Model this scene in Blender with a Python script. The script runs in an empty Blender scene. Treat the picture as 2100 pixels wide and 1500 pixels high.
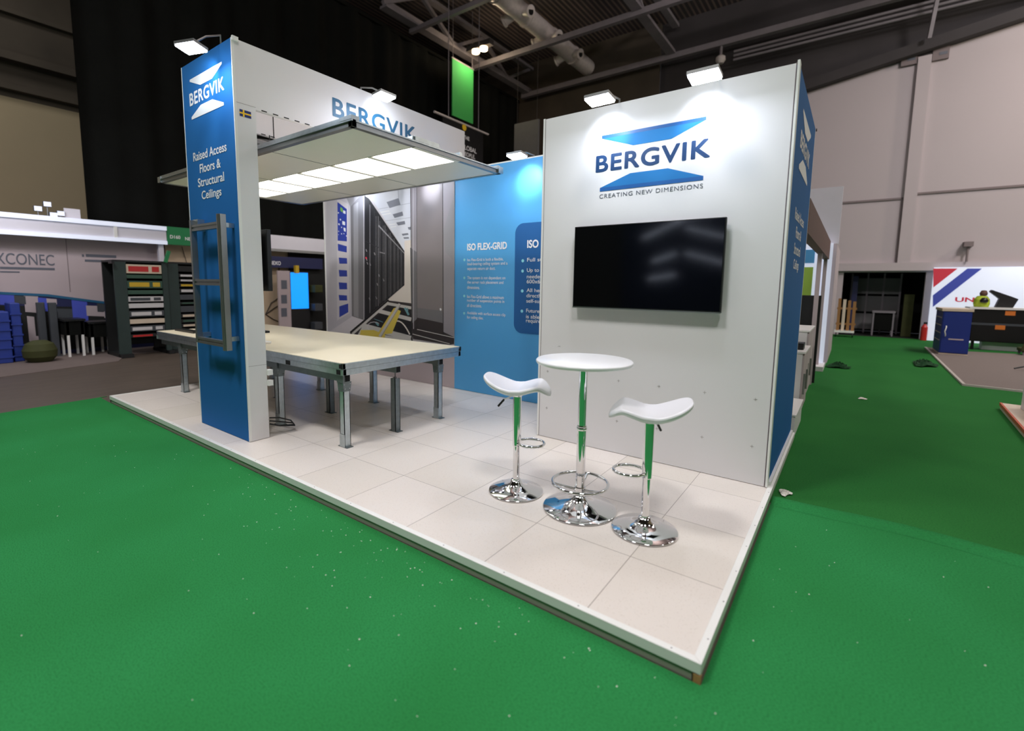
import bpy, bmesh, math, random
from mathutils import Vector, Matrix, noise
random.seed(7)
sc = bpy.context.scene
COL = sc.collection

# ------------------------------------------------------------------ camera, world, exposure
CP = Vector((0.86588, -2.42153, 1.46817)); YAW, PIT, ROL = -0.63608, -0.11109, 0.012127
FPX, CX, CY = 979.963, 1019.636, 692.740
FW = Vector((math.cos(PIT)*math.sin(YAW), math.cos(PIT)*math.cos(YAW), math.sin(PIT)))
RT = Vector((math.cos(YAW), -math.sin(YAW), 0)); UP = RT.cross(FW)
R2 = RT*math.cos(ROL)+UP*math.sin(ROL); U2 = -RT*math.sin(ROL)+UP*math.cos(ROL)
cam = bpy.data.objects.new('camera', bpy.data.cameras.new('camera'))
cam.data.sensor_width = 36; cam.data.lens = FPX/2100*36
cam.data.shift_x = (1050-CX)/2100; cam.data.shift_y = -(750-CY)/2100
cam.data.clip_start = .05; cam.data.clip_end = 200
cam.data.dof.use_dof = True; cam.data.dof.focus_distance = 4.4; cam.data.dof.aperture_fstop = 1.0
M = Matrix((R2, U2, -FW)).transposed().to_4x4(); M.translation = CP
cam.matrix_world = M
COL.objects.link(cam); sc.camera = cam
w = bpy.data.worlds.new('world'); sc.world = w; w.use_nodes = True
w.node_tree.nodes['Background'].inputs[0].default_value = (.72, .74, .86, 1)
w.node_tree.nodes['Background'].inputs[1].default_value = .06
sc.view_settings.view_transform = 'Standard'; sc.view_settings.look = 'None'
sc.view_settings.gamma = 1; sc.view_settings.use_curve_mapping = False
sc.view_settings.exposure = 0.0
FZ = -.085                                     # hall floor; the top of the stand's platform is z = 0

def area(name, loc, rot, sx, sy, power, col=(1, 1, 1)):
    l = bpy.data.lights.new(name, 'AREA'); l.shape = 'RECTANGLE'; l.size = sx; l.size_y = sy; l.energy = power; l.color = col
    o = bpy.data.objects.new(name, l); o.location = loc; o.rotation_euler = rot; COL.objects.link(o); return o
# high bay lamps of the hall, up under the roof
for (x, y, p) in ((3.0, -4.0, 450), (-3.0, -4.5, 580), (9.5, 2.0, 130), (7.5, 12.0, 300), (-9.0, -4.5, 200), (-14.6, -1.0, 110)):
    area('hall_area_light', (x, y, 11.0), (0, 0, 0), 1.6, 1.6, p, (1.0, .975, .955))

area('hall_area_light', (7.0, 8.5, 10.5), (math.radians(52), 0, math.radians(12)), 1.6, 1.6, 620, (1.0, .93, .9))  # no real fitting: tilted light added to brighten the back wall
area('hall_area_light', (9.5, 15.2, 8.5), (math.radians(60), 0, math.radians(70)), .6, .6, 200, (1.0, .84, .66))  # unseen warm light added to wash the right part of the back wall
for (x, y, z, p) in ((1.5, 5.5, 8.6, 950), (-3.0, 2.0, 9.6, 950), (-9, -3, 8, 160)):   # unseen upward lights, added only to brighten the roof
    area('roof_fill_light', (x, y, z), (math.pi, 0, 0), 1.2, 1.2, p, (1.0, .9, .86))

def at(u, v, ax, val):
    """the point of the plane <ax> = <val> that the photograph shows at pixel u, v"""
    d = FW + R2*((u-CX)/FPX) - U2*((v-CY)/FPX); i = 'xyz'.index(ax)
    return CP + d*((val-CP[i])/d[i])

# ------------------------------------------------------------------ materials
MAT = {}
def srgb(c):
    return tuple(((x/255)/12.92 if x/255 <= .04045 else ((x/255+.055)/1.055)**2.4) for x in c)+(1,)
def mat(name, rgb, rough=.5, metal=0., var=.04, scale=6., bump=0., bscale=200., spec=.5, emit=0., ecol=None, coat=0.):
    m = bpy.data.materials.new(name); m.use_nodes = True; nt = m.node_tree; N = nt.nodes; L = nt.links
    b = N['Principled BSDF']; c = srgb(rgb)
    b.inputs['Roughness'].default_value = rough; b.inputs['Metallic'].default_value = metal
    b.inputs['Specular IOR Level'].default_value = spec; b.inputs['Coat Weight'].default_value = coat
    geo = N.new('ShaderNodeNewGeometry')
    nz = N.new('ShaderNodeTexNoise'); nz.inputs['Scale'].default_value = scale; nz.inputs['Detail'].default_value = 3
    L.new(geo.outputs['Position'], nz.inputs['Vector'])
    mr = N.new('ShaderNodeMapRange'); mr.inputs[3].default_value = 1-var; mr.inputs[4].default_value = 1+var
    L.new(nz.outputs[0], mr.inputs[0])
    mx = N.new('ShaderNodeVectorMath'); mx.operation = 'SCALE'; mx.inputs[0].default_value = c[:3]
    L.new(mr.outputs[0], mx.inputs['Scale']); L.new(mx.outputs[0], b.inputs['Base Color'])
    if bump:
        n2 = N.new('ShaderNodeTexNoise'); n2.inputs['Scale'].default_value = bscale; n2.inputs['Detail'].default_value = 4
        L.new(geo.outputs['Position'], n2.inputs['Vector'])
        bp = N.new('ShaderNodeBump'); bp.inputs['Strength'].default_value = bump; bp.inputs['Distance'].default_value = .01
        L.new(n2.outputs[0], bp.inputs['Height']); L.new(bp.outputs[0], b.inputs['Normal'])
    if emit:
        b.inputs['Emission Color'].default_value = srgb(ecol or rgb); b.inputs['Emission Strength'].default_value = emit
    MAT[name] = m; return m
mat('white_panel', (226, 224, 226), .55, var=.015, scale=2)
mat('white_profile', (236, 236, 234), .35, var=.01)
mat('blue_print', (34, 104, 172), .75, var=.02, scale=1.5, spec=.15)
mat('light_blue_print', (84, 168, 228), .5, var=.02, scale=1.5)
mat('deep_blue_print', (25, 95, 160), .5, var=.02)
mat('logo_blue', (42, 118, 180), .6, var=.02, spec=.2); mat('logo_dark', (14, 56, 102), .5, var=.02)
mat('logo_edge', (26, 88, 154), .5, var=.02)
mat('white_print', (240, 240, 244), .5, var=.01); mat('grey_print', (96, 100, 112), .5, var=.02)
mat('pale_blue_dot', (150, 226, 240), .5, var=.01)
mat('teal_print', (34, 96, 134), .5, var=.02)
mat('chrome', (232, 232, 234), .05, 1., var=.01)
mat('seat_white', (240, 240, 246), .3, var=.01, coat=.3)
mat('top_white', (242, 243, 246), .28, var=.01)
mat('galvanised', (186, 196, 200), .32, .9, var=.22, scale=26, bump=.05, bscale=60)
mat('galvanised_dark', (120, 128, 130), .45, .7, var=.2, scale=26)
mat('aluminium', (150, 152, 152), .35, .8, var=.06, scale=10)
mat('cream_top', (238, 226, 198), .42, var=.03, scale=5)
mat('canopy_white', (244, 240, 228), .4, var=.02, scale=3)
mat('black_plastic', (14, 14, 16), .4, var=.1); mat('screen_glass', (6, 8, 10), .08, var=.05, spec=.6)
mat('black_gap', (6, 6, 7), .9, var=.05)
mat('black_cloth', (20, 21, 20), .95, var=.35, scale=1.2, bump=.4, bscale=30, spec=.1)
mat('roof_dark', (58, 54, 56), .8, var=.3, scale=1.2); mat('steel_paint', (132, 126, 132), .6, .2, var=.15, scale=4)
mat('duct_silver', (214, 204, 202), .45, .15, var=.2, scale=9)
mat('wall_paint', (186, 176, 180), .7, var=.03, scale=.6); mat('wall_tan', (176, 160, 130), .75, var=.06, scale=.8)
mat('wall_line', (128, 116, 118), .8, var=.05)
mat('dark_upper_wall', (74, 66, 56), .85, var=.4, scale=.9)
mat('lamp_face', (255, 255, 255), .4, emit=60, ecol=(232, 240, 255)); mat('warm_lamp_face', (255, 240, 215), .4, emit=14, ecol=(255, 214, 160))
mat('led_panel', (255, 255, 255), .4, emit=2.6, ecol=(255, 250, 238))
mat('lamp_strip', (255, 255, 255), .4, emit=5, ecol=(225, 235, 255))
mat('green_cloth', (62, 176, 88), .8, var=.05); mat('green_sign', (30, 128, 76), .6, var=.02)
mat('rack_black', (22, 24, 26), .5, var=.1); mat('rack_green', (44, 60, 58), .55, .1, var=.12, scale=6)
mat('server_white', (206, 204, 206), .5, var=.04); mat('server_grey', (66, 70, 76), .5, var=.1); mat('server_yellow', (206, 170, 40), .5, var=.1)
mat('server_cream', (212, 196, 176), .5, var=.1); mat('server_green', (52, 84, 70), .5, var=.1)
mat('header_white', (216, 214, 224), .5, var=.03); mat('stand_pink', (186, 172, 176), .6, var=.02)
mat('navy', (28, 34, 80), .5, var=.08); mat('bin_blue', (40, 62, 150), .45, var=.08)
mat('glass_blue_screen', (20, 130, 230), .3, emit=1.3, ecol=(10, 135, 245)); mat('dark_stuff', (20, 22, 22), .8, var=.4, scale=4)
mat('olive', (62, 66, 30), .8, var=.3, scale=8); mat('wood', (150, 108, 62), .7, var=.15, scale=12)
mat('red_print', (228, 62, 84), .5, var=.03); mat('royal_print', (74, 88, 196), .5, var=.03); mat('red_paint', (190, 40, 40), .4)
mat('cabinet_blue', (26, 48, 128), .45, var=.05); mat('orange_label', (214, 118, 42), .6, var=.05)
mat('hivis', (176, 196, 52), .7, var=.1); mat('brown', (96, 66, 56), .7, var=.1)
mat('grey_carpet', (128, 118, 114), .95, var=.12, scale=40, bump=.3, bscale=300, spec=.1); mat('grey_platform_edge', (186, 178, 172), .6)
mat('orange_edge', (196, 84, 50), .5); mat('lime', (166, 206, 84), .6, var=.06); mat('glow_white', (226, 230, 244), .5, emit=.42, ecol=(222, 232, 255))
mat('paper', (236, 232, 226), .8, var=.04); mat('dark_green_scrap', (14, 60, 28), .95, var=.2, scale=30)
mat('flag_blue', (16, 42, 110), .6); mat('flag_yellow', (240, 196, 30), .6); mat('raw_wood', (176, 132, 84), .8, var=.15, scale=60)
mat('grey_panel', (110, 110, 112), .7, var=.1); mat('beige', (196, 176, 150), .7); mat('plinth_grey', (150, 152, 138), .5, var=.05)
mat('cross_mark', (168, 162, 160), .7); mat('concrete_pale', (112, 100, 96), .8, var=.12, scale=3)
# colours of the printed server hall picture
for k, c in dict(p_light=(214, 208, 214), p_lav=(196, 192, 200), p_blue=(48, 68, 168), p_mid=(120, 118, 122), p_mid2=(150, 148, 152), p_black=(34, 34, 38), p_rack=(52, 52, 58), p_ceil=(222, 224, 234),
                 p_tile=(126, 128, 140), p_wall=(232, 222, 214), p_cab=(134, 126, 128), p_cab2=(156, 150, 156), p_dark=(58, 52, 54), p_line=(28, 26, 28), p_yel=(226, 202, 90), p_bar=(206, 202, 198), p_cyan=(110, 160, 172), p_green=(120, 180, 80)).items():
    mat(k, c, .45, var=.05, scale=3)

def tex_mat(name):
    m = bpy.data.materials.new(name); m.use_nodes = True; MAT[name] = m
    return m, m.node_tree.nodes, m.node_tree.links, m.node_tree.nodes['Principled BSDF']
def mth(N, L, op, a, b=None, c=None):
    n = N.new('ShaderNodeMath'); n.operation = op
    for i, x in enumerate((a, b, c)):
        if x is None: continue
        if isinstance(x, (int, float)): n.inputs[i].default_value = x
        else: L.new(x, n.inputs[i])
    return n.outputs[0]
# speckled vinyl tiles, 600 mm grid
m, N, L, B = tex_mat('tile_floor')
g = N.new('ShaderNodeNewGeometry'); sp = N.new('ShaderNodeSeparateXYZ'); L.new(g.outputs['Position'], sp.inputs[0])
ds = []
for ax in (0, 1):
    q = mth(N, L, 'DIVIDE', sp.outputs[ax], .6); fr = mth(N, L, 'FRACT', mth(N, L, 'ADD', q, 100.5)); ds.append(mth(N, L, 'ABSOLUTE', mth(N, L, 'SUBTRACT', fr, .5)))
dm = mth(N, L, 'MINIMUM', ds[0], ds[1]); seam = mth(N, L, 'LESS_THAN', dm, .0026)
vo = N.new('ShaderNodeTexVoronoi'); vo.inputs['Scale'].default_value = 130; L.new(g.outputs['Position'], vo.inputs['Vector'])
spk = mth(N, L, 'LESS_THAN', vo.outputs['Distance'], .23)
wn = N.new('ShaderNodeTexNoise'); wn.inputs['Scale'].default_value = 60; L.new(g.outputs['Position'], wn.inputs['Vector'])
spk = mth(N, L, 'MULTIPLY', spk, mth(N, L, 'GREATER_THAN', wn.outputs[0], .52))
cell = N.new('ShaderNodeTexWhiteNoise'); cell.noise_dimensions = '2D'
sn = N.new('ShaderNodeVectorMath'); sn.operation = 'FLOOR'; dv = N.new('ShaderNodeVectorMath'); dv.operation = 'SCALE'; dv.inputs['Scale'].default_value = 1/.6
L.new(g.outputs['Position'], dv.inputs[0]); L.new(dv.outputs[0], sn.inputs[0]); L.new(sn.outputs[0], cell.inputs['Vector'])
c1 = N.new('ShaderNodeMix'); c1.data_type = 'RGBA'; c1.inputs[6].default_value = srgb((231, 223, 218)); c1.inputs[7].default_value = srgb((222, 214, 206)); L.new(cell.outputs['Value'], c1.inputs[0])
c2 = N.new('ShaderNodeMix'); c2.data_type = 'RGBA'; c2.inputs[7].default_value = srgb((172, 156, 142)); L.new(mth(N, L, 'MULTIPLY', spk, .55), c2.inputs[0]); L.new(c1.outputs[2], c2.inputs[6])
c3 = N.new('ShaderNodeMix'); c3.data_type = 'RGBA'; c3.inputs[7].default_value = srgb((120, 108, 100)); L.new(seam, c3.inputs[0]); L.new(c2.outputs[2], c3.inputs[6])
L.new(c3.outputs[2], B.inputs['Base Color']); B.inputs['Roughness'].default_value = .3
# green needle-punch carpet
def carpet(name, a, b_, c_):
    m, N, L, B = tex_mat(name)
    g = N.new('ShaderNodeNewGeometry')
    n1 = N.new('ShaderNodeTexNoise'); n1.inputs['Scale'].default_value = .9; n1.inputs['Detail'].default_value = 3; L.new(g.outputs['Position'], n1.inputs['Vector'])
    mp = N.new('ShaderNodeMapping'); mp.inputs['Scale'].default_value = (60, 110, 60); L.new(g.outputs['Position'], mp.inputs[0])
    n2 = N.new('ShaderNodeTexNoise'); n2.inputs['Scale'].default_value = 1.6; n2.inputs['Detail'].default_value = 5; L.new(mp.outputs[0], n2.inputs['Vector'])
    x1 = N.new('ShaderNodeMix'); x1.data_type = 'RGBA'; x1.inputs[6].default_value = srgb(a); x1.inputs[7].default_value = srgb(b_)
    r1 = N.new('ShaderNodeMapRange'); r1.inputs[1].default_value = .3; r1.inputs[2].default_value = .7; L.new(n1.outputs[0], r1.inputs[0]); L.new(r1.outputs[0], x1.inputs[0])
    x2 = N.new('ShaderNodeMix'); x2.data_type = 'RGBA'; x2.inputs[7].default_value = srgb(c_)
    r2 = N.new('ShaderNodeMapRange'); r2.inputs[1].default_value = .46; r2.inputs[2].default_value = .66; r2.inputs[4].default_value = .55; L.new(n2.outputs[0], r2.inputs[0]); L.new(r2.outputs[0], x2.inputs[0])
    L.new(x1.outputs[2], x2.inputs[6]); L.new(x2.outputs[2], B.inputs['Base Color'])
    B.inputs['Roughness'].default_value = .95; B.inputs['Specular IOR Level'].default_value = .12
    n3 = N.new('ShaderNodeTexNoise'); n3.inputs['Scale'].default_value = 260; n3.inputs['Detail'].default_value = 3; L.new(g.outputs['Position'], n3.inputs['Vector'])
    bp = N.new('ShaderNodeBump'); bp.inputs['Strength'].default_value = .35; bp.inputs['Distance'].default_value = .01
    L.new(n3.outputs[0], bp.inputs['Height']); L.new(bp.outputs[0], B.inputs['Normal'])
carpet('green_carpet', (42, 128, 66), (48, 140, 78), (28, 96, 48)); carpet('aisle_carpet', (46, 118, 54), (38, 108, 48), (26, 80, 36))
# worn dark concrete with wheel marks
m, N, L, B = tex_mat('dark_concrete'); g = N.new('ShaderNodeNewGeometry')
mp = N.new('ShaderNodeMapping'); mp.inputs['Scale'].default_value = (3, .5, 1); L.new(g.outputs['Position'], mp.inputs[0])
n1 = N.new('ShaderNodeTexNoise'); n1.inputs['Scale'].default_value = 3; n1.inputs['Detail'].default_value = 6; L.new(mp.outputs[0], n1.inputs['Vector'])
x1 = N.new('ShaderNodeMix'); x1.data_type = 'RGBA'; x1.inputs[6].default_value = srgb((70, 62, 54)); x1.inputs[7].default_value = srgb((104, 92, 82)); L.new(n1.outputs[0], x1.inputs[0])
L.new(x1.outputs[2], B.inputs['Base Color']); B.inputs['Roughness'].default_value = .5
# profiled roof deck
m, N, L, B = tex_mat('roof_deck'); g = N.new('ShaderNodeNewGeometry'); sp = N.new('ShaderNodeSeparateXYZ'); L.new(g.outputs['Position'], sp.inputs[0])
s_ = mth(N, L, 'SINE', mth(N, L, 'MULTIPLY', sp.outputs[0], 34)); n1 = N.new('ShaderNodeTexNoise'); n1.inputs['Scale'].default_value = .8; L.new(g.outputs['Position'], n1.inputs['Vector'])
x1 = N.new('ShaderNodeMix'); x1.data_type = 'RGBA'; x1.inputs[6].default_value = srgb((66, 60, 62)); x1.inputs[7].default_value = srgb((150, 130, 120)); L.new(mth(N, L, 'MULTIPLY', mth(N, L, 'GREATER_THAN', s_, .3), n1.outputs[0]), x1.inputs[0])
L.new(x1.outputs[2], B.inputs['Base Color']); B.inputs['Roughness'].default_value = .7

# ------------------------------------------------------------------ mesh helpers
class MB:
    def __init__(s): s.v = []; s.f = []; s.sm = []; s.mi = []; s.cur = 0
    def add(s, vs, fs, smooth=False):
        n = len(s.v); s.v += [tuple(v) for v in vs]
        for f in fs: s.f.append([i+n for i in f]); s.sm.append(smooth); s.mi.append(s.cur)
        return s
    def box(s, x0, x1, y0, y1, z0, z1, M=None):
        x0, x1 = sorted((x0, x1)); y0, y1 = sorted((y0, y1)); z0, z1 = sorted((z0, z1))
        vs = [Vector((x, y, z)) for z in (z0, z1) for y in (y0, y1) for x in (x0, x1)]
        if M: vs = [M @ v for v in vs]
        return s.add(vs, [(0, 2, 3, 1), (4, 5, 7, 6), (0, 1, 5, 4), (2, 6, 7, 3), (0, 4, 6, 2), (1, 3, 7, 5)])
    def bar(s, a, b, w_, h, up=(0, 0, 1)):
        a, b = Vector(a), Vector(b); d = b-a; l = d.length; d.normalize(); u = Vector(up)
        if abs(d.dot(u)) > .98: u = Vector((1, 0, 0))
        r = d.cross(u).normalized(); u = r.cross(d)
        M_ = Matrix((r, d, u)).transposed().to_4x4(); M_.translation = a
        return s.box(-w_/2, w_/2, 0, l, -h/2, h/2, M_)
    def prism(s, poly, h0, h1, M=None):
        """poly in the local xy plane, from z = h0 to h1"""
        n = len(poly); vs = [Vector((p[0], p[1], h0)) for p in poly]+[Vector((p[0], p[1], h1)) for p in poly]
        if M: vs = [M @ v for v in vs]
        return s.add(vs, [tuple(range(n-1, -1, -1)), tuple(range(n, 2*n))]+[(i, (i+1) % n, n+(i+1) % n, n+i) for i in range(n)])
    def cyl(s, a, b, r, r2=None, n=24, caps=True):
        a, b = Vector(a), Vector(b); r2 = r if r2 is None else r2; d = (b-a).normalized()
        u = d.orthogonal().normalized(); w_ = d.cross(u); vs = []
        for p, q in ((a, r), (b, r2)):
            for i in range(n): t = 2*math.pi*i/n; vs.append(p+(u*math.cos(t)+w_*math.sin(t))*q)
        s.add(vs, [(i, (i+1) % n, n+(i+1) % n, n+i) for i in range(n)], True)
        if caps: s.add(vs, [tuple(range(n-1, -1, -1)), tuple(range(n, 2*n))])
        return s
    def lathe(s, prof, c=(0, 0, 0), n=64, smooth=True):
        c = Vector(c); vs = []; fs = []
        q = [prof[0]]                                 # holding rings keep the shading of long straight parts true
        for (r0, z0), (r1, z1) in zip(prof, prof[1:]):
            l = math.hypot(r1-r0, z1-z0)
            if l > .02: q += [(r0+(r1-r0)*.0015/l, z0+(z1-z0)*.0015/l), (r1-(r1-r0)*.0015/l, z1-(z1-z0)*.0015/l)]
            q.append((r1, z1))
        prof = q if max(z for r, z in prof)-min(z for r, z in prof) > .15 else prof
        for r, z in prof:
            for i in range(n): t = 2*math.pi*i/n; vs.append(c+Vector((r*math.cos(t), r*math.sin(t), z)))
        for k in range(len(prof)-1):
            for i in range(n): fs.append((k*n+i, k*n+(i+1) % n, (k+1)*n+(i+1) % n, (k+1)*n+i))
        s.add(vs, fs, smooth)
        s.add(vs[:n], [tuple(range(n-1, -1, -1))]); s.add(vs[-n:], [tuple(range(n))]); return s
    def tube(s, pts, r, n=10, closed=False):
        P = [Vector(p) for p in pts]; k = len(P); vs = []; u = None
        for i in range(k):
            d = (P[(i+1) % k]-P[i-1]) if closed or 0 < i < k-1 else (P[1]-P[0] if i == 0 else P[-1]-P[-2])
            d.normalize()
            if u is None: u = d.orthogonal().normalized()
            u = (u-d*u.dot(d)).normalized(); w_ = d.cross(u)
            for j in range(n): t = 2*math.pi*j/n; vs.append(P[i]+(u*math.cos(t)+w_*math.sin(t))*r)
        fs = []
        for i in range(k if closed else k-1):
            a, b = i*n, ((i+1) % k)*n
            for j in range(n): fs.append((a+j, a+(j+1) % n, b+(j+1) % n, b+j))
        s.add(vs, fs, True)
        if not closed: s.add(vs[:n], [tuple(range(n-1, -1, -1))]); s.add(vs[-n:], [tuple(range(n))])
        return s
    def build(s, name, mats, parent=None, local=False, bevel=0, loc=(0, 0, 0)):
        me = bpy.data.meshes.new(name); off = Vector((0, 0, 0))
        if parent is not None and not local:
            q = parent
            while q: off += q.location; q = q.parent
        elif parent is None: off = Vector(loc)
        me.from_pydata([tuple(Vector(v)-off) if not local else v for v in s.v], [], s.f)
        for m_ in ([mats] if isinstance(mats, str) else mats): me.materials.append(MAT[m_])
        me.polygons.foreach_set('use_smooth', s.sm); me.polygons.foreach_set('material_index', s.mi); me.update()
        o = bpy.data.objects.new(name, me); COL.objects.link(o)
        if parent is not None: o.parent = parent
        else: o.location = off
        if bevel:
            b = o.modifiers.new('bevel', 'BEVEL'); b.width = bevel; b.segments = 2; b.limit_method = 'ANGLE'
        return o
def tag(o, label, cat, group=None, kind=None):
    o['label'] = label; o['category'] = cat
    if group: o['group'] = group
    if kind: o['kind'] = kind
    return o
def thing(name, label, cat, loc=(0, 0, 0), group=None, rz=0):
    o = bpy.data.objects.new(name, None); o.empty_display_size = .1; COL.objects.link(o); o.location = loc; o.rotation_euler = (0, 0, rz)
    return tag(o, label, cat, group)
def struct(o): o['kind'] = 'structure'; return o
def copy_tree(o, parent=None):
    c = o.copy(); COL.objects.link(c)
    if parent is not None: c.parent = parent
    for ch in [x for x in bpy.data.objects if x.parent == o]: copy_tree(ch, c)
    return c

def plane_m(org, ux, uy):
    ux, uy = Vector(ux).normalized(), Vector(uy).normalized(); nz_ = ux.cross(uy)
    M_ = Matrix((ux, uy, nz_)).transposed().to_4x4(); M_.translation = Vector(org); return M_
def text(name, s, material, parent, org, ux, uy, width=None, height=None, bold=.004, lift=.002, space=1.0, align='L'):
    """flat printed lettering; org = lower left corner (or lower centre) of the first line's letters"""
    cu = bpy.data.curves.new(name, 'FONT'); cu.body = s; cu.size = 1; cu.space_character = space; cu.space_line = .92
    if align == 'C': cu.align_x = 'CENTER'
    to = bpy.data.objects.new(name, cu); COL.objects.link(to); bpy.context.view_layer.update()
    me = bpy.data.meshes.new_from_object(to.evaluated_get(bpy.context.evaluated_depsgraph_get())); bpy.data.objects.remove(to); bpy.data.curves.remove(cu)
    xs = [v.co.x for v in me.vertices]; ys = [v.co.y for v in me.vertices]; x0, x1, y0, y1 = min(xs), max(xs), min(ys), max(ys)
    sy = height/(y1-y0) if height else None; sx = width/(x1-x0) if width else None
    sx = sx or sy; sy = sy or sx
    M_ = plane_m(org, ux, uy); cxx = (x0+x1)/2 if align == 'C' else x0
    off = Vector((0, 0, 0)); q = parent
    while q: off += q.location; q = q.parent
    base = [((v.co.x-cxx)*sx, (v.co.y-y0)*sy) for v in me.vertices]; fcs = [tuple(p.vertices) for p in me.polygons]; bpy.data.meshes.remove(me)
    vs, fs = [], []                                  # heavier strokes: the outlines repeated with small shifts
    for k, (dx, dy) in enumerate([(0, 0)]+[(math.cos(a*math.pi/4)*bold, math.sin(a*math.pi/4)*bold) for a in range(8)] if bold else [(0, 0)]):
        n0 = len(vs); vs += [tuple((M_ @ Vector((x+dx*sx, y+dy*sy, lift+k*1.5e-5)))-off) for x, y in base]; fs += [tuple(i+n0 for i in f) for f in fcs]
    me = bpy.data.meshes.new(name); me.from_pydata(vs, [], fs)
    me.materials.clear(); me.materials.append(MAT[material]); o = bpy.data.objects.new(name, me); COL.objects.link(o); o.parent = parent; return o
def flat(polys, M_, lift):
    """printed flat shapes on a plane: [(slot, [(x, y)...])]"""
    b = MB()
    for k, (slot, p) in enumerate(polys):
        b.cur = slot; b.add([M_ @ Vector((x, y, lift+k*.00006)) for x, y in p], [tuple(range(len(p)))])
    return b
def slab_logo(M_, sc_, lift=.002):
    """the two slabs of the emblem, centred on the word, in plane coordinates"""
    P = lambda pts: [(x*sc_, y*sc_) for x, y in pts]
    return [(0, P([(-.41, .206), (.41, .206), (.165, .112), (-.14, .112)])), (1, P([(-.417, .206), (.417, .206), (.417, .232), (-.417, .232)])),
            (0, P([(-.417, -.198), (.417, -.198), (.15, -.108), (-.155, -.108)])), (1, P([(-.42, -.229), (.42, -.229), (.42, -.198), (-.42, -.198)]))]

# ------------------------------------------------------------------ the hall
FY0, FY1, FX0, FX1, FTOP = -14, 17.5, -18, 16, 11.8
struct(MB().box(FX0, FX1, FY0, FY1, FZ-.2, FZ-.004).build('floor', 'dark_concrete'))
struct(MB().box(FX0, FX1, FY0, FY1+3, FTOP, FTOP+.2).build('ceiling', 'roof_deck'))
b = MB(); xa, xb = -6.0, FX1                                   # back wall: its top follows the slope of the eaves
zt = lambda x: 8.07+.156*(x+.89)
b.add([(xa, 17.5, FZ), (.58, 17.5, FZ), (.58, 17.5, zt(.58)), (xa, 17.5, zt(xa))], [(0, 1, 2, 3)])
b.add([(.58, 17.5, 2.0), (2.66, 17.5, 2.0), (2.66, 17.5, zt(2.66)), (.58, 17.5, zt(.58))], [(0, 1, 2, 3)])
b.add([(2.66, 17.5, FZ), (xb, 17.5, FZ), (xb, 17.5, zt(xb)), (2.66, 17.5, zt(2.66))], [(0, 1, 2, 3)])
b.add([(.58, 17.5, FZ), (.58, 17.7, FZ), (.58, 17.7, 2.0), (.58, 17.5, 2.0)], [(0, 1, 2, 3)]); b.add([(2.66, 17.5, FZ), (2.66, 17.7, FZ), (2.66, 17.7, 2.0), (2.66, 17.5, 2.0)], [(0, 1, 2, 3)])
b.box(1.93, 2.24, 17.38, 17.5, FZ+2.2, 8.45)                    # pilaster
struct(b.build('wall_back', 'wall_paint'))
struct(MB().box(-18, xa, 17.5, 17.7, FZ, FTOP).build('wall_back_dark', 'dark_upper_wall'))
b = MB(); b.add([(xa, 17.72, 6.5), (xb, 17.72, 6.5), (xb, 17.72, FTOP), (xa, 17.72, FTOP)], [(0, 1, 2, 3)]); struct(b.build('trim_1', 'roof_dark'))
struct(MB().box(-18.2, -18, FY0, FY1, FZ, 6.38).build('wall_left', 'wall_tan'))
b = MB().box(-18.2, -18.0, FY0, FY1, 6.38, FTOP); b.box(-18, -17.8, FY0, FY1, 6.55, 6.7).box(-18, -17.85, FY0, FY1, 8.55, 8.67).box(-18, -17.7, FY0, FY1, 7.3, 7.5)
struct(b.build('wall_left_upper', 'dark_upper_wall'))
struct(MB().box(FX1, FX1+.2, FY0, FY1, FZ, FTOP).build('wall_right', 'wall_tan'))
struct(MB().box(FX0, FX1, FY0-.2, FY0, FZ, FTOP).build('wall_front', 'dark_upper_wall'))
# shutter joints and pipe on the back wall
b = MB()
b.box(.3, 1.9, 17.46, 17.5, 4.27, 4.33).box(1.88, 1.94, 17.46, 17.5, 2.2, 4.33).box(2.24, 9, 17.46, 17.5, 4.38, 4.44)
struct(b.build('trim_2', 'wall_line'))
struct(MB().box(-.5, 9, 17.36, 17.5, 2.05, 2.3).build('trim_3', 'wall_paint'))
t = thing('wall_bracket', 'small dark bracket on the pale back wall above the striped stand', 'bracket', (3.5, 17.45, 2.4))
MB().cyl((3.5, 17.3, 2.3), (3.5, 17.3, 2.75), .03, n=8).box(3.4, 3.6, 17.2, 17.5, 2.74, 2.88).build('arm', 'wall_line', t)
for i, (u0, u1, v0, v1, s_) in enumerate(((1850, 1880, 108, 130, 'left'), (1915, 1946, 92, 118, 'right'))):
    p, q = at(u0, v0, 'y', 17.4), at(u1, v1, 'y', 17.4)
    t = thing('wall_notice', 'grey notice high on the back wall, %s of the pilaster' % s_, 'sign', (p.x, 17.4, q.z))
    MB().box(p.x, q.x, 17.4, 17.5, q.z, p.z).build('board', 'wall_line', t)
    MB().box(p.x+.15, q.x-.04, 17.39, 17.4, q.z+.12, q.z+.2).build('print', 'grey_print', t); MB().box(p.x+.3, q.x-.05, 17.39, 17.4, q.z+.34, q.z+.46).build('print', 'grey_print', t)
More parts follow.
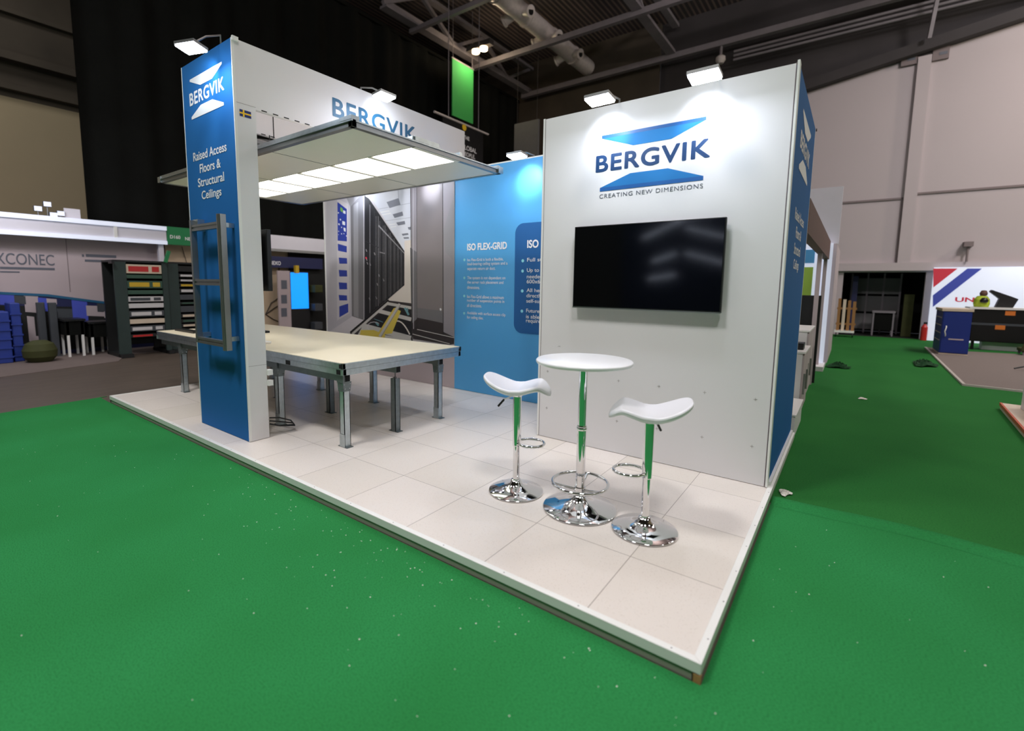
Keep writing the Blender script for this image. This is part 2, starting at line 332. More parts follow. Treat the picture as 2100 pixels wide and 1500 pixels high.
# doorway recess
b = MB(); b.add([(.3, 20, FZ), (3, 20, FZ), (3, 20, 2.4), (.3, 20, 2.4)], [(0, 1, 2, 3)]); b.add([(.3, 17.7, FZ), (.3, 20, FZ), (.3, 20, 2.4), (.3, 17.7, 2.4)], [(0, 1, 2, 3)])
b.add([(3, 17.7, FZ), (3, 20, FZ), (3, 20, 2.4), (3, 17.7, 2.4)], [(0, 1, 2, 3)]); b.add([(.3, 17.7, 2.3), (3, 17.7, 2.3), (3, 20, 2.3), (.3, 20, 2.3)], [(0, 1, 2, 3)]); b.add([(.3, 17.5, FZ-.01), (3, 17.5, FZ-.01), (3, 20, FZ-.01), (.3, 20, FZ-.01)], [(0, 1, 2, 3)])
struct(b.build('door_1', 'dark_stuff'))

# carpets
def carpet_mesh(poly, z, h=.006):
    return MB().prism(poly, z, z+h)
near = [(8, 1.47), (.505, 1.47), (.505, -.565), (-6.62, -.565), (-7.0, -.56), (-7.05, -.48), (-6.95, -1.5), (-6.9, -6), (-6.9, -12), (8, -12)]
b = carpet_mesh(near, FZ-.004); tag(struct(b.build('floor_carpet', 'green_carpet')), 'bright green carpet in the foreground, around the white platform', 'carpet')
b = MB(); nx, ny = 60, 3                                          # the lapped carpet joint with its wavy ridge
pts = []
for i in range(nx+1):
    x = .51+i*7.4/nx; wv = .03*math.sin(x*2.1)+.02*math.sin(x*5.3+1)
    for (dy, dz) in ((-.14, 0.003), (-.05, .014+.006*math.sin(x*3)), (0, .02), (.012, .003)): pts.append((x, 1.5+wv+dy+.03*min(x, 2), FZ+dz))
b.add(pts, [(i*4+j, (i+1)*4+j, (i+1)*4+j+1, i*4+j+1) for i in range(nx) for j in range(3)], True)
tag(struct(b.build('floor_carpet_joint', 'green_carpet')), 'wavy lapped joint where two green carpets meet', 'carpet')
b = MB().prism([(.47, 1.45), (15.9, 1.45), (15.9, 17.4), (-1.2, 17.4), (-1.2, 3.3), (.47, 3.3)], FZ-.004, FZ+.001)
tag(struct(b.build('floor_carpet_aisle', 'aisle_carpet')), 'darker green carpet running down the aisle', 'carpet')
b = MB()                                                           # crumbs on the near carpet
for i in range(260):
    if random.random() < .55: x, y = random.gauss(-1.2, 1.1), -.62-abs(random.gauss(0, .28))
    else: x, y = random.uniform(-6, 2.5), random.uniform(-2.4, -.7)
    if i % 9 == 0: x, y = random.uniform(.6, 1.6), random.uniform(-1.2, 1.3)
    r = random.uniform(.0012, .0042); z = FZ+.003
    b.add([(x-r, y, z), (x, y-r*.7, z), (x+r, y+r*.2, z), (x, y+r, z+r*.5)], [(0, 1, 2, 3)])
tag(b.build('carpet_crumbs', 'paper'), 'pale crumbs scattered over the green carpet along the platform edge', 'crumbs', kind='stuff')

# roof steel (positions read from the photograph at the height of the bottom chords)
ZB = 10.18
def roof_tube(x0, x1, y, r, label, z=ZB):
    return tag(MB().box(x0, x1, y-r, y+r, z-r, z+r).build('roof_beam', 'steel_paint', loc=(x0, y, z)), label, 'beam', 'steel tie beams under the roof')
roof_tube(-12.2, 15.8, 9.97, .07, 'thin steel tie beam under the roof, nearest the photographer')
roof_tube(-12.2, 15.8, 13.4, .09, 'steel tie beam under the roof crossing the silver duct midway')
roof_tube(-12.2, 15.8, 17.0, .10, 'steel tie beam under the roof nearest the back wall')
def truss(x, y0, y1, label, zt_=11.4):
    t = thing('roof_truss', label, 'truss', (x, y0, ZB), 'roof trusses')
    MB().box(x-.16, x+.16, y0, y1, ZB+.05, ZB+.13).box(x-.03, x+.03, y0, y1, ZB+.13, ZB+.35).build('bottom_chord', 'steel_paint', t)
    MB().box(x-.12, x+.12, y0, y1, zt_-.06, zt_+.06).build('top_chord', 'steel_paint', t)
    y = y0; k = 0
    while y < y1-1.7:
        MB().bar((x, y, ZB+.2), (x, y+1.72, zt_-.05) if k % 2 == 0 else (x, y+1.72, ZB+.2), .12, .12).build('web_member', 'steel_paint', t) if k % 2 == 0 else MB().bar((x, y, zt_-.05), (x, y+1.72, ZB+.2), .12, .12).build('web_member', 'steel_paint', t)
        y += 1.72; k += 1
    return t
truss(-5.35, 7.0, 17.3, 'grey lattice truss running front to back under the roof, above the white stand')
truss(-11.9, 8.5, 17.3, 'grey lattice truss along the top of the black drape')
truss(2.35, 12.0, 17.3, 'grey lattice truss over the right end of the aisle')
for k, (dy, z) in enumerate(((0, 9.86), (.0, 9.72), (.0, 9.58))):
    tag(MB().cyl((-3.2, 17.15+dy, z), (15.8, 17.15+dy, z), .045, n=10).build('ceiling_pipe', 'steel_paint', loc=(-3.2, 17.15, z)), ('top', 'middle', 'lowest')[k]+' of three thin pipes running below the roof by the back wall', 'pipe', 'pipe run by the back wall')
b = MB()
b.prism([(-6, 17.2), (15.9, 17.2), (15.9, 17.5), (-6, 17.5)], 0, .0)
tag(MB().bar((-6, 17.3, zt(-6)+.15), (15.8, 17.3, zt(15.8)+.15), .3, .3).build('eaves_beam', 'roof_dark', loc=(-6, 17.3, 7)), 'dark eaves beam along the top of the pale back wall', 'beam')
tag(MB().bar((2.3, 15.9, 11.5), (2.1, 16.9, 8.75), .09, .09).build('drop_pipe', 'steel_paint', loc=(2.1, 17.2, 8.6)), 'pale pipe dropping from the roof above the pilaster', 'pipe')
DX, DZ = -8.92, 10.68
t = thing('air_duct', 'round silver air duct with short nozzles along both sides under the dark roof', 'duct', (DX, 8.4, DZ))
MB().cyl((DX, 8.0, DZ), (DX, 17.1, DZ), .31, n=28).build('duct_body', 'duct_silver', t)
for y in (8.9, 10.6, 12.3, 14.0, 15.7): MB().cyl((DX, y-.04, DZ), (DX, y+.04, DZ), .34, n=28).build('duct_collar', 'duct_silver', t)
for y in (9.9, 11.8, 13.7, 15.4):
    for s_ in (-1, 1):
        nb = MB().cyl((DX+s_*.2, y, DZ-.1), (DX+s_*.5, y-.06, DZ-.22), .15, .16, n=18).cyl((DX+s_*.5, y-.06, DZ-.22), (DX+s_*.56, y-.07, DZ-.24), .19, n=18).build('nozzle', 'duct_silver', t)
        MB().cyl((DX+s_*.561, y-.07, DZ-.241), (DX+s_*.566, y-.071, DZ-.242), .11, n=18).build('mouth', 'black_gap', nb)
def twin_lamp(u0, v0, u1, v1, label):
    p, q = at(u0, v0, 'z', 10.05), at(u1, v1, 'z', 10.05); m_ = (p+q)/2
    t = thing('twin_ceiling_lamp', label, 'lamp', m_, 'warm twin lamps under the roof')
    MB().box(m_.x-.55, m_.x+.55, m_.y-.12, m_.y+.12, 10.12, 10.3).build('housing', 'roof_dark', t)
    for r_ in (p, q): MB().cyl((r_.x, r_.y, 10.02), (r_.x, r_.y, 10.12), .14, n=18).build('lamp_face', 'warm_lamp_face', t)
    l = bpy.data.lights.new('lamp_glow', 'POINT'); l.energy = 60; l.color = (1, .8, .55); l.shadow_soft_size = .2; o = bpy.data.objects.new('lamp_glow', l); COL.objects.link(o); o.location = (m_.x, m_.y, 9.85)
twin_lamp(976, 107, 992, 101, 'warm twin lamp under the roof beside the hanging green banner')
twin_lamp(1134, 211, 1149, 208, 'warm twin lamp low over the left end of the white wall')
twin_lamp(1525, 115, 1549, 109, 'warm twin lamp under the roof above the right end of the white wall')
t = thing('ceiling_camera', 'small grey device on a stalk under the roof above the right floodlights', 'camera', (-3.6, 17.0, 9.6))
MB().cyl((-3.6, 17.0, 10.1), (-3.6, 17.0, 9.75), .05, n=10).build('stalk', 'steel_paint', t); MB().lathe([(.05, .2), (.16, .12), (.17, 0), (.1, -.1)], (-3.6, 17.0, 9.6), n=18).build('dome', 'duct_silver', t)

# black drape and things hung in front of it
b = MB(); pts = []; n_ = 160
for i in range(n_+1):
    y = .8+i*(17.3-.8)/n_; x = -12.62+.07*math.sin(y*4.2)+.05*math.sin(y*9.7+1)
    for z in (FZ, 10.12): pts.append((x, y, z))
    # thickness
b.add(pts, [(2*i, 2*i+2, 2*i+3, 2*i+1) for i in range(n_)], True)
b.add([(p[0]-.03, p[1], p[2]) for p in pts], [(2*i, 2*i+1, 2*i+3, 2*i+2) for i in range(n_)], True)
b.box(-12.7, -12.56, .8, 17.3, 10.1, 10.2)
tag(b.build('black_drape', 'black_cloth', loc=(-12.6, .8, FZ)), 'tall black drape hung from the roof behind the stand and the left-hand booths', 'curtain')
X = -11.6
p0, p1 = at(927, 120, 'x', X), at(970, 145, 'x', X); p2, p3 = at(968, 253, 'x', X), at(927, 238, 'x', X)
t = thing('green_banner', 'plain green banner hanging high in front of the black drape', 'banner', (X, p0.y, p3.z))
MB().box(X-.02, X+.02, p0.y, p1.y, (p2.z+p3.z)/2, (p0.z+p1.z)/2).build('cloth', 'green_cloth', t)
MB().box(X-.03, X+.03, p0.y-.03, p1.y+.03, (p0.z+p1.z)/2, (p0.z+p1.z)/2+.05).build('rail', 'steel_paint', t)
for yy in (p0.y+.05, p1.y-.05): MB().cyl((X, yy, (p0.z+p1.z)/2+.04), (X, yy, FTOP), .01, n=6).build('suspension_wire', 'steel_paint', t)
X = -9.6
q0, q1 = at(907, 247, 'x', X), at(990, 268, 'x', X); zb = at(990, 350, 'x', X).z-.4; ztp = (q0.z+q1.z)/2
t = thing('black_banner', 'black hanging banner with white words seen past the end of the white header', 'banner', (X, q0.y, zb))
MB().box(X-.02, X+.02, q0.y, q1.y, zb, ztp).build('cloth', 'black_plastic', t)
MB().cyl((X, q0.y-.35, ztp+.05), (X, q1.y+.3, ztp+.05), .035, n=10).build('rail', 'duct_silver', t)
for u, v in ((920, 120), (982, 150)):
    p = at(u, v, 'x', X); MB().cyl((X, p.y, ztp), (X, p.y, FTOP), .012, n=6).build('suspension_wire', 'steel_paint', t)
for s_, (u, v), hh in (('GLOBAL', (946, 305), .115), ('PEOPLE,', (949, 320), .115), ('ENT &', (955, 333), .115), ('THE', (950, 285), .09)):
    p = at(u, v, 'x', X); text('lettering', s_, 'white_print', t, (X+.02, p.y-.02, p.z), (0, 1, 0), (0, 0, 1), height=hh*1.25, bold=.02, lift=.006)
b = MB().cyl((X+.02, at(951, 262, 'x', X).y, at(951, 262, 'x', X).z), (X+.03, at(951, 262, 'x', X).y, at(951, 262, 'x', X).z), .1, n=20); b.build('round_badge', 'flag_yellow', t)
p = at(1055, 255, 'y', 14); q = at(1104, 250, 'y', 14)
t = thing('grey_backdrop', 'grey board hanging at the back above the light blue wall', 'board', (p.x, 14, 5))
MB().box(p.x, q.x, 14, 14.1, 5.0, p.z).build('board', 'grey_panel', t)
for xx in (p.x+.1, q.x-.1): MB().cyl((xx, 14.05, p.z), (xx, 14.05, FTOP), .008, n=6).build('suspension_wire', 'roof_dark', t)

# ------------------------------------------------------------------ the stand: platform
PX0, PX1, PY0, PY1 = -6.62, .502, -.562, 3.2
t = thing('stand_platform', 'low raised platform with speckled cream tiles and a pale metal edge', 'platform', (-3, 1, FZ))
MB().box(PX0+.035, PX1-.035, PY0+.035, PY1, FZ, -.001).build('tiled_deck', 'tile_floor', t)
tr = .034
f = MB()
f.prism([(PX0, PY0), (PX1, PY0), (PX1-tr, PY0+tr), (PX0+tr, PY0+tr)], -.045, .003)
f.build('front_edging', 'white_profile', t, bevel=.002)
MB().prism([(PX1, PY0+.001), (PX1, PY1), (PX1-tr, PY1), (PX1-tr, PY0+tr+.001)], -.045, .003).build('right_edging', 'white_profile', t, bevel=.002)
MB().prism([(PX0, PY0+.001), (PX0+tr, PY0+tr+.001), (PX0+tr, PY1), (PX0, PY1)], -.045, .003).build('left_edging', 'white_profile', t, bevel=.002)
MB().box(PX0+.006, PX1-.006, PY0+.006, PY0+.034, FZ, -.045).box(PX1-.034, PX1-.006, PY0+.006, PY1, FZ, -.045).box(PX0+.006, PX0+.034, PY0+.006, PY1, FZ, -.045).build('plinth', 'plinth_grey', t)
MB().box(PX1-.028, PX1-.0, PY0+.0, PY0+.02, FZ, -.05).build('bare_wood_corner', 'raw_wood', t)
for x in [PX1-.12-.42*i for i in range(17)]: MB().cyl((x, PY0+.017, .0025), (x, PY0+.017, .0042), .0032, n=8).build('screw_head', 'steel_paint', t)
for y in [PY0+.16+.3*i for i in range(7)]: MB().cyl((PX1-.012, y, .0025), (PX1-.012, y, .0042), .0032, n=8).build('screw_head', 'steel_paint', t)

# display wall with the television
WX0, WX1, WY, WH, WB = -1.524, .466, 1.488, 2.975, 3.17
t = thing('display_wall', 'tall white store room block with emblem and slogan, blue on its right side', 'wall', (-.5, WY, 0))
MB().box(WX0+.02, WX1-.02, WY+.004, WY+.04, .003, WH-.005).build('front_panel', 'white_panel', t)
MB().box(WX1-.036, WX1, WY+.045, WB, .003, WH-.005).build('side_panel', 'blue_print', t)
MB().box(WX0, WX0+.03, WY+.045, WB, .003, WH-.005).build('side_panel', 'white_panel', t)
MB().box(WX0, WX1, WB-.0, WB+.03, .003, WH-.005).build('rear_panel', 'white_panel', t)
MB().box(WX0, WX0+.02, WY, WY+.045, .003, WH).box(WX1-.012, WX1+.004, WY-.004, WY+.045, .003, WH+.012).box(WX1-.004, WX1+.006, WY, WY+.045, .003, WH).build('corner_profile', 'white_profile', t, bevel=.002)
MB().box(WX1-.019, WX1-.0155, WY+.001, WY+.01, .003, WH).box(WX0+.02, WX0+.023, WY+.001, WY+.01, .003, WH).build('shadow_gap', 'wall_line', t)
MB().cyl((WX1+.004, WB+.015, WH-.01), (WX1+.012, WB+.015, WH-.01), .014, n=10).build('cap', 'black_plastic', t)
MB().box(WX1, WX1+.02, WY+.05, WB, .003, .03).build('base_trim', 'white_profile', t)
Mw = plane_m((-.5255, WY+.004, 2.5), (1, 0, 0), (0, 0, 1))
flat(slab_logo(Mw, 1.0), Mw, .002).build('emblem', ['logo_blue', 'logo_edge'], t)
text('emblem_word', 'BERGVIK', 'logo_dark', t, (-.985, WY+.004, 2.436), (1, 0, 0), (0, 0, 1), .913, .132, bold=.026, space=1.1)
text('slogan', 'CREATING NEW DIMENSIONS', 'grey_print', t, (-.947, WY+.004, 2.212), (1, 0, 0), (0, 0, 1), .842, .034, space=1.15)
YC = 2.33; Ms = plane_m((WX1, YC, 2.585), (0, 1, 0), (0, 0, 1))
flat(slab_logo(Ms, .94), Ms, .002).build('emblem', ['white_print', 'white_print'], t)
text('emblem_word', 'BERGVIK', 'white_print', t, (WX1, YC-.42, 2.525), (0, 1, 0), (0, 0, 1), .86, .12, bold=.026, space=1.1)
for s_, z, w_ in (('Raised Access', 2.0, .78), ('Floors &', 1.87, .46), ('Structural', 1.74, .54), ('Ceilings', 1.60, .44)):
    text('lettering', s_, 'white_print', t, (WX1, YC-w_/2, z), (0, 1, 0), (0, 0, 1), w_, .1 if 'g' in s_ else .085, bold=.018)
b = MB()
for z in (.648, .289):
    for x in (-1.42, -.709, -.359, -.003, .35):
        b.box(x-.012, x+.012, WY+.002, WY+.004, z-.0012, z+.0012).box(x-.0012, x+.0012, WY+.002, WY+.004, z-.012, z+.012)
b.box(-1.3-.01, -1.29, WY+.002, WY+.004, .9, .902)
b.build('fixing_marks', 'cross_mark', t)

t = thing('wall_television', 'wide black flat television, switched off, on the white display wall', 'television', (-.527, 1.45, 1.27))
MB().box(-1.14, .088, 1.425, 1.462, 1.272, 1.978).build('bezel', 'black_plastic', t, bevel=.004)
MB().box(-1.131, .079, 1.4235, 1.426, 1.288, 1.970).build('screen', 'screen_glass', t)
MB().box(-1.14, .088, 1.4215, 1.426, 1.270, 1.279).build('lower_rail', 'aluminium', t)
MB().box(-.8, -.25, 1.462, 1.489, 1.4, 1.8).build('wall_bracket', 'black_plastic', t)

# rear wall: photo print left, light blue panel right
RX0, RX1, RY, RS = -6.53, -1.53, 2.55, -3.545
t = thing('rear_wall', 'back wall of the stand, server hall picture left, light blue text panel right', 'wall', (-4, RY, 0))
MB().box(RX0, RS, RY, RY+.05, .003, 2.97).build('picture_board', 'stand_pink', t)
MB().box(RS, RX1+.01, RY, RY+.05, .003, 2.97).build('blue_panel', 'light_blue_print', t)
MB().box(RX0-.02, RX0+.012, RY-.006, RY+.055, .003, 2.975).box(-6.1, RX1, RY+.0, RY+.05, 2.97, 2.985).build('edge_profile', 'white_profile', t)
Mr = plane_m((0, RY, 0), (1, 0, 0), (0, 0, 1))
names = ['p_light', 'p_lav', 'p_blue', 'p_mid', 'p_mid2', 'p_black', 'p_rack', 'p_ceil', 'p_tile', 'p_wall', 'p_cab', 'p_cab2', 'p_dark', 'p_line', 'p_yel', 'p_bar', 'p_cyan', 'p_green', 'white_print', 'red_print']
PI_ = {n: i for i, n in enumerate(names)}; polys = []
def pic(n, pts):
    out = []
    for x, y in pts:
        p = at(640+x/4.375, 380+y/4.375, 'y', RY); out.append((p.x, p.z))
    ar = sum(out[i][0]*out[(i+1) % len(out)][1]-out[(i+1) % len(out)][0]*out[i][1] for i in range(len(out)))
    if ar < 0: out.reverse()
    polys.append((PI_[n], out))
def seg(n, a, b, w_):
    a, b = Vector(a), Vector(b); d = (b-a).normalized(); q = Vector((-d.y, d.x))*w_/2
    pic(n, [a+q, b+q, b-q, a-q])
polys.append((PI_['p_light'], [(RX0+.012, .55), (RS, .55), (RS, 2.97), (RX0+.012, 2.97)]))
pic('p_lav', [(128, -60), (230, -60), (345, 190), (358, 1180), (160, 1312), (125, 1310)])
pic('p_light', [(225, 120), (325, 170), (335, 1150), (225, 1215)])
pic('p_blue', [(228, 150), (312, 215), (313, 505), (230, 498)]); pic('p_blue', [(231, 525), (312, 548), (312, 605), (234, 588)])
for y0, y1 in ((650, 705), (760, 820), (872, 935), (985, 1035)): pic('p_blue', [(240, y0), (314, y0+5), (316, y1), (246, y1)])
pic('p_blue', [(245, 1088), (325, 1062), (326, 1140), (246, 1186)])
pic('p_green', [(255, 195), (276, 210), (276, 245), (255, 232)])
for x, y, s_ in ((280, 225, 26), (232, 240, 12), (236, 340, 16), (272, 320, 32), (284, 380, 22), (262, 372, 10), (236, 408, 9), (262, 430, 10), (284, 430, 8), (306, 450, 9), (250, 300, 14), (288, 395, 18), (236, 440, 6)): pic('white_print', [(x, y), (x+s_*.8, y+s_*.3), (x+s_*.8, y+s_*1.3), (x, y+s_)])
pic('p_mid2', [(232, -60), (480, -60), (480, 120), (420, 160), (345, 195)])
pic('p_mid', [(345, 195), (420, 110), (470, 80), (470, 1212), (358, 1175)]); pic('p_mid2', [(372, 180), (415, 150), (418, 1190), (376, 1176)]); pic('p_lav', [(462, 90), (471, 84), (471, 1212), (464, 1210)])
pic('p_ceil', [(470, -60), (890, -60), (893, 600), (830, 590), (555, 150), (480, 70)])
pic('p_wall', [(830, 500), (893, 490), (893, 905), (830, 900)])
pic('p_wall', [(680, 1032), (830, 898), (893, 890), (893, 1062)])
for q in ([(670, 152), (778, 116), (795, 176), (697, 206)], [(724, 262), (812, 237), (820, 274), (742, 295)], [(757, 336), (832, 321), (838, 351), (773, 362)], [(860, 378), (886, 374), (886, 400), (868, 400)], [(805, 437), (862, 430), (868, 445), (815, 454)], [(820, 468), (868, 466), (872, 480), (828, 482)]): pic('p_tile', q)
for q in ([(610, 240), (690, 225), (700, 235), (620, 250)], [(625, 262), (705, 246), (714, 256), (634, 272)], [(690, 352), (745, 345), (752, 352), (697, 360)], [(703, 374), (755, 366), (760, 374), (710, 381)]): pic('white_print', q)
seg('p_tile', (770, -20), (778, 116), 3); seg('p_tile', (600, 215), (890, 160), 2); seg('p_tile', (660, 320), (890, 290), 2)
def lerp(a, b, t_): return (a[0]+(b[0]-a[0])*t_, a[1]+(b[1]-a[1])*t_)
TA, TB, BA, BB = (470, 92), (830, 592), (470, 1206), (830, 898)
pic('p_black', [TA, (512, 120), TB, BB, BA])
def rk(f): return lerp((470, 85), TB, f), lerp(BA, BB, f)
xs = [0, .13, .24, .34, .43, .51, .58, .645, .70, .75, .795, .84, .88, .92, .96, 1]
for i in range(len(xs)-1):
    a0, b0 = rk(xs[i]); wdt = (xs[i+1]-xs[i])*.2; a1, b1 = rk(xs[i]+wdt)
    pic('p_mid' if i % 2 else 'p_rack', [lerp(a0, b0, .02), lerp(a1, b1, .02), lerp(a1, b1, .985), lerp(a0, b0, .985)])
    a2, b2 = rk(xs[i]+wdt*2.4); a3, b3 = rk(xs[i]+wdt*3.0)
    if i > 1: pic('p_mid', [lerp(a2, b2, .05), lerp(a3, b3, .05), lerp(a3, b3, .97), lerp(a2, b2, .97)])
pic('p_mid2', [(600, 355), (830, 606), (830, 616), (600, 372)]); seg('p_rack', (475, 500), (600, 560), 6); seg('p_mid', (605, 600), (660, 615), 10)
for x, y in ((486, 575), (488, 655), (495, 690), (560, 605), (520, 700), (600, 800), (585, 880), (640, 840), (575, 1000), (515, 1010)): seg('p_mid2', (x, y), (x+8, y+22), 7)
seg('red_print', (484, 645), (492, 662), 12)
pic('p_light', [(180, 1302), (358, 1182), (466, 1214), (345, 1322), (160, 1320)])
pic('p_dark', [(345, 1322), (470, 1210), (690, 1036), (893, 1060), (905, 1395), (895, 1500), (345, 1500)])
pic('p_black', [(420, 1330), (560, 1200), (690, 1080), (893, 1100), (895, 1380), (700, 1400)])
seg('p_line', (345, 1322), (690, 1030), 14); seg('p_bar', (365, 1335), (690, 1052), 20)
seg('p_bar', (678, 1062), (893, 1102), 26); seg('p_bar', (605, 1130), (893, 1205), 34); seg('p_bar', (470, 1265), (890, 1375), 46)
pic('p_bar', [(380, 1400), (470, 1240), (540, 1290), (660, 1345), (893, 1385), (893, 1500), (380, 1500)])
pic('p_yel', [(440, 1300), (560, 1300), (660, 1345), (640, 1500), (420, 1400)])
pic('p_yel', [(600, 1320), (735, 1105), (765, 1095), (740, 1180), (650, 1350)]); pic('p_yel', [(720, 1330), (800, 1130), (760, 1110), (640, 1340)])
seg('p_bar', (610, 1360), (792, 1066), 26); seg('p_mid2', (622, 1362), (800, 1070), 6)
seg('p_cyan', (835, 1100), (870, 1165), 18); seg('p_cyan', (860, 1100), (862, 1130), 8); seg('p_cyan', (575, 1230), (600, 1260), 16); seg('p_cyan', (560, 1200), (640, 1230), 5)
for i in range(8):
    t0, t1 = i/8, (i+1)/8; fx = lambda q: (765+q*115, 1220+ (q**1.6)*120-math.sin(q*3.1)*12); seg('p_wall', fx(t0), fx(t1), 11)
for i in range(7):
    fx = lambda q: (560+60*math.cos(q*.9+2.4), 1270+42*math.sin(q*.9+2.4)); seg('p_light', fx(i/2), fx((i+1)/2), 5)
pic('p_cab2', [(884, -60), (942, -60), (945, 1290), (900, 1350)]); pic('p_cab', [(942, -60), (1176, -60), (1180, 1335), (945, 1280)]); pic('p_cab2', [(1176, -60), (1292, -60), (1292, 1420), (1180, 1345)])
pic('p_mid2', [(1178, 420), (1292, 30), (1292, 700), (1200, 600)]); pic('p_mid', [(884, 560), (940, 600), (942, 1290), (898, 1340)])
pic('p_mid', [(946, 1100), (1178, 1130), (1180, 1240), (946, 1190)]); pic('p_dark', [(946, 1188), (1180, 1238), (1180, 1340), (946, 1290)]); pic('p_dark', [(900, 1240), (944, 1200), (1292, 1370), (1292, 1430), (905, 1360)])
pic('p_dark', [(905, 1340), (1180, 1340), (1292, 1380), (1292, 1420), (1240, 1432), (910, 1380)])
seg('p_line', (942, -60), (945, 1290), 3); seg('p_line', (1176, -60), (1180, 1335), 6); seg('p_line', (888, -60), (900, 1350), 5); seg('p_lav', (912, -60), (915, 1290), 5)
seg('p_bar', (946, 1294), (1292, 1372), 6); seg('p_bar', (908, 1336), (1240, 1424), 6)
pic('white_print', [(1148, 1108), (1156, 1102), (1166, 1112), (1164, 1124), (1153, 1126)])
# keep the picture inside its board
zmin = .55
cl = []
for s_, p in polys:
    def clip(pts, inside, inter):
        o = []
        for i in range(len(pts)):
            a, b_ = pts[i], pts[(i+1) % len(pts)]
            if inside(a): o.append(a)
            if inside(a) != inside(b_): o.append(inter(a, b_))
        return o
    for ax, val, sg in ((1, zmin, 1), (1, 2.968, -1), (0, RX0+.012, 1), (0, RS, -1)):
        ins = lambda q: sg*(q[ax]-val) >= 0
        def itx(a, b_):
            f_ = (val-a[ax])/(b_[ax]-a[ax]); return (a[0]+(b_[0]-a[0])*f_, a[1]+(b_[1]-a[1])*f_)
        p = clip(p, ins, itx)
        if len(p) < 3: break
    if len(p) >= 3: cl.append((s_, p))
flat(cl, Mr, .0015).build('server_hall_picture', names, t)
# light blue panel texts
def wtext(s_, px0, px1, py1, hgt, matn='white_print', bold=0.):
    a, b_ = at(px0, py1, 'y', RY), at(px1, py1, 'y', RY)
    return text('lettering', s_, matn, t, (a.x, RY, a.z), (1, 0, 0), (0, 0, 1), b_.x-a.x, hgt, bold=bold, lift=.004)
text('heading', 'ISO FLEX-GRID', 'white_print', t, (-3.316, RY, 1.915), (1, 0, 0), (0, 0, 1), .645, .085, bold=.03, lift=.004)
P_ = 'Iso Flex-Grid is both a flexible,|load-bearing ceiling system and a|separate return air duct.||The system is not dependent on|the server rack placement and|dimensions.||Iso Flex-Grid allows a maximum|number of suspension points in|all directions.||Available with surface access clip|for ceiling tiles.'.split('|')
wd = [.595, .66, .47, 0, .63, .60, .215, 0, .61, .62, .25, 0, .64, .28]
ys_ = [1.775, 1.715, 1.652, 0, 1.53, 1.472, 1.412, 0, 1.29, 1.23, 1.17, 0, 1.06, 1.00]
dots = []
for s_, w_, y_ in zip(P_, wd, ys_):
    if s_: text('lettering', s_, 'white_print', t, (-3.316, RY, y_-.01), (1, 0, 0), (0, 0, 1), w_, .05 if any(c in s_ for c in 'gpyq') else .042, bold=.009, lift=.004)
for y_ in (1.79, 1.55, 1.305, 1.07): dots.append((0, [(-3.368+.018*math.cos(a*.3927), y_+.018*math.sin(a*.3927)) for a in range(16)]))
flat(dots, Mr, .003).build('bullet', ['pale_blue_dot'], t)
rr = []
x0, x1, z0, z1, r_ = -2.545, -1.54, .862, 2.215, .12
for cx_, cz_, a0 in ((x1-.0, z1, None), (x0+r_, z1-r_, 90), (x0+r_, z0+r_, 180), (x1-.0, z0, None)):
    if a0 is None: rr.append((cx_, cz_))
    else: rr += [(cx_+r_*math.cos(math.radians(a0+i*10)), cz_+r_*math.sin(math.radians(a0+i*10))) for i in range(10)]
flat([(0, rr)], Mr, .003).build('dark_blue_field', ['deep_blue_print'], t)
text('heading', 'ISO', 'white_print', t, (-2.36, RY, 1.915), (1, 0, 0), (0, 0, 1), .155, .09, bold=.03, lift=.006)
for s_, z, w_ in (('Full stability', 1.735, .42), ('Up to 700 kg', 1.61, .40), ('needed in', 1.545, .30), ('600x600', 1.485, .27), ('All heavy loads', 1.365, .47), ('directly', 1.30, .22), ('self-supporting', 1.235, .44), ('Future proof', 1.115, .38), ('is able to', 1.055, .28), ('requirements', 0.99, .39)):
    text('lettering', s_, 'white_print', t, (-2.36, RY, z), (1, 0, 0), (0, 0, 1), w_, .058 if any(c in s_ for c in 'gpyqj') else .046, bold=.009, lift=.006)
dots = [(0, [(-2.425+.02*math.cos(a*.3927), y_+.02*math.sin(a*.3927)) for a in range(16)]) for y_ in (1.76, 1.635, 1.39, 1.14)]
flat(dots, Mr, .005).build('bullet', ['pale_blue_dot'], t)

# blue tower
TX0, TX1, TY0, TY1, TH = -4.481, -3.469, -.347, -.163, 3.497
t = thing('stand_tower', 'tall square tower, royal blue front with white emblem and words, white right side', 'tower', (-3.97, -.25, 0))
MB().box(TX0+.012, TX1-.012, TY0+.001, TY0+.02, .003, TH).build('front_panel', 'blue_print', t)
MB().box(TX1-.02, TX1, TY0+.02, TY1, .003, TH).box(TX0, TX0+.02, TY0+.02, TY1, .003, TH).build('side_panel', 'white_panel', t)
MB().box(TX0+.02, TX1-.02, TY1-.02, TY1, .003, TH).build('rear_panel', 'white_panel', t)
MB().box(TX0, TX0+.012, TY0-.001, TY0+.02, .003, TH).box(TX1-.012, TX1, TY0-.001, TY0+.02, .003, TH).build('corner_profile', 'white_profile', t)
MB().box(TX1, TX1+.0006, TY0+.02, TY1, .7, .7025).box(TX1, TX1+.0006, TY0+.02, TY1, 2.985, 2.9875).build('panel_joint', 'wall_line', t)
MB().box(TX1, TX1+.02, TY0+.0, TY0+.05, TH-.02, TH+.012).build('top_cap', 'white_profile', t)
Mt = plane_m((-3.978, TY0+.001, 3.167), (1, 0, 0), (0, 0, 1))
flat(slab_logo(Mt, .78), Mt, .002).build('emblem', ['white_print', 'white_print'], t)
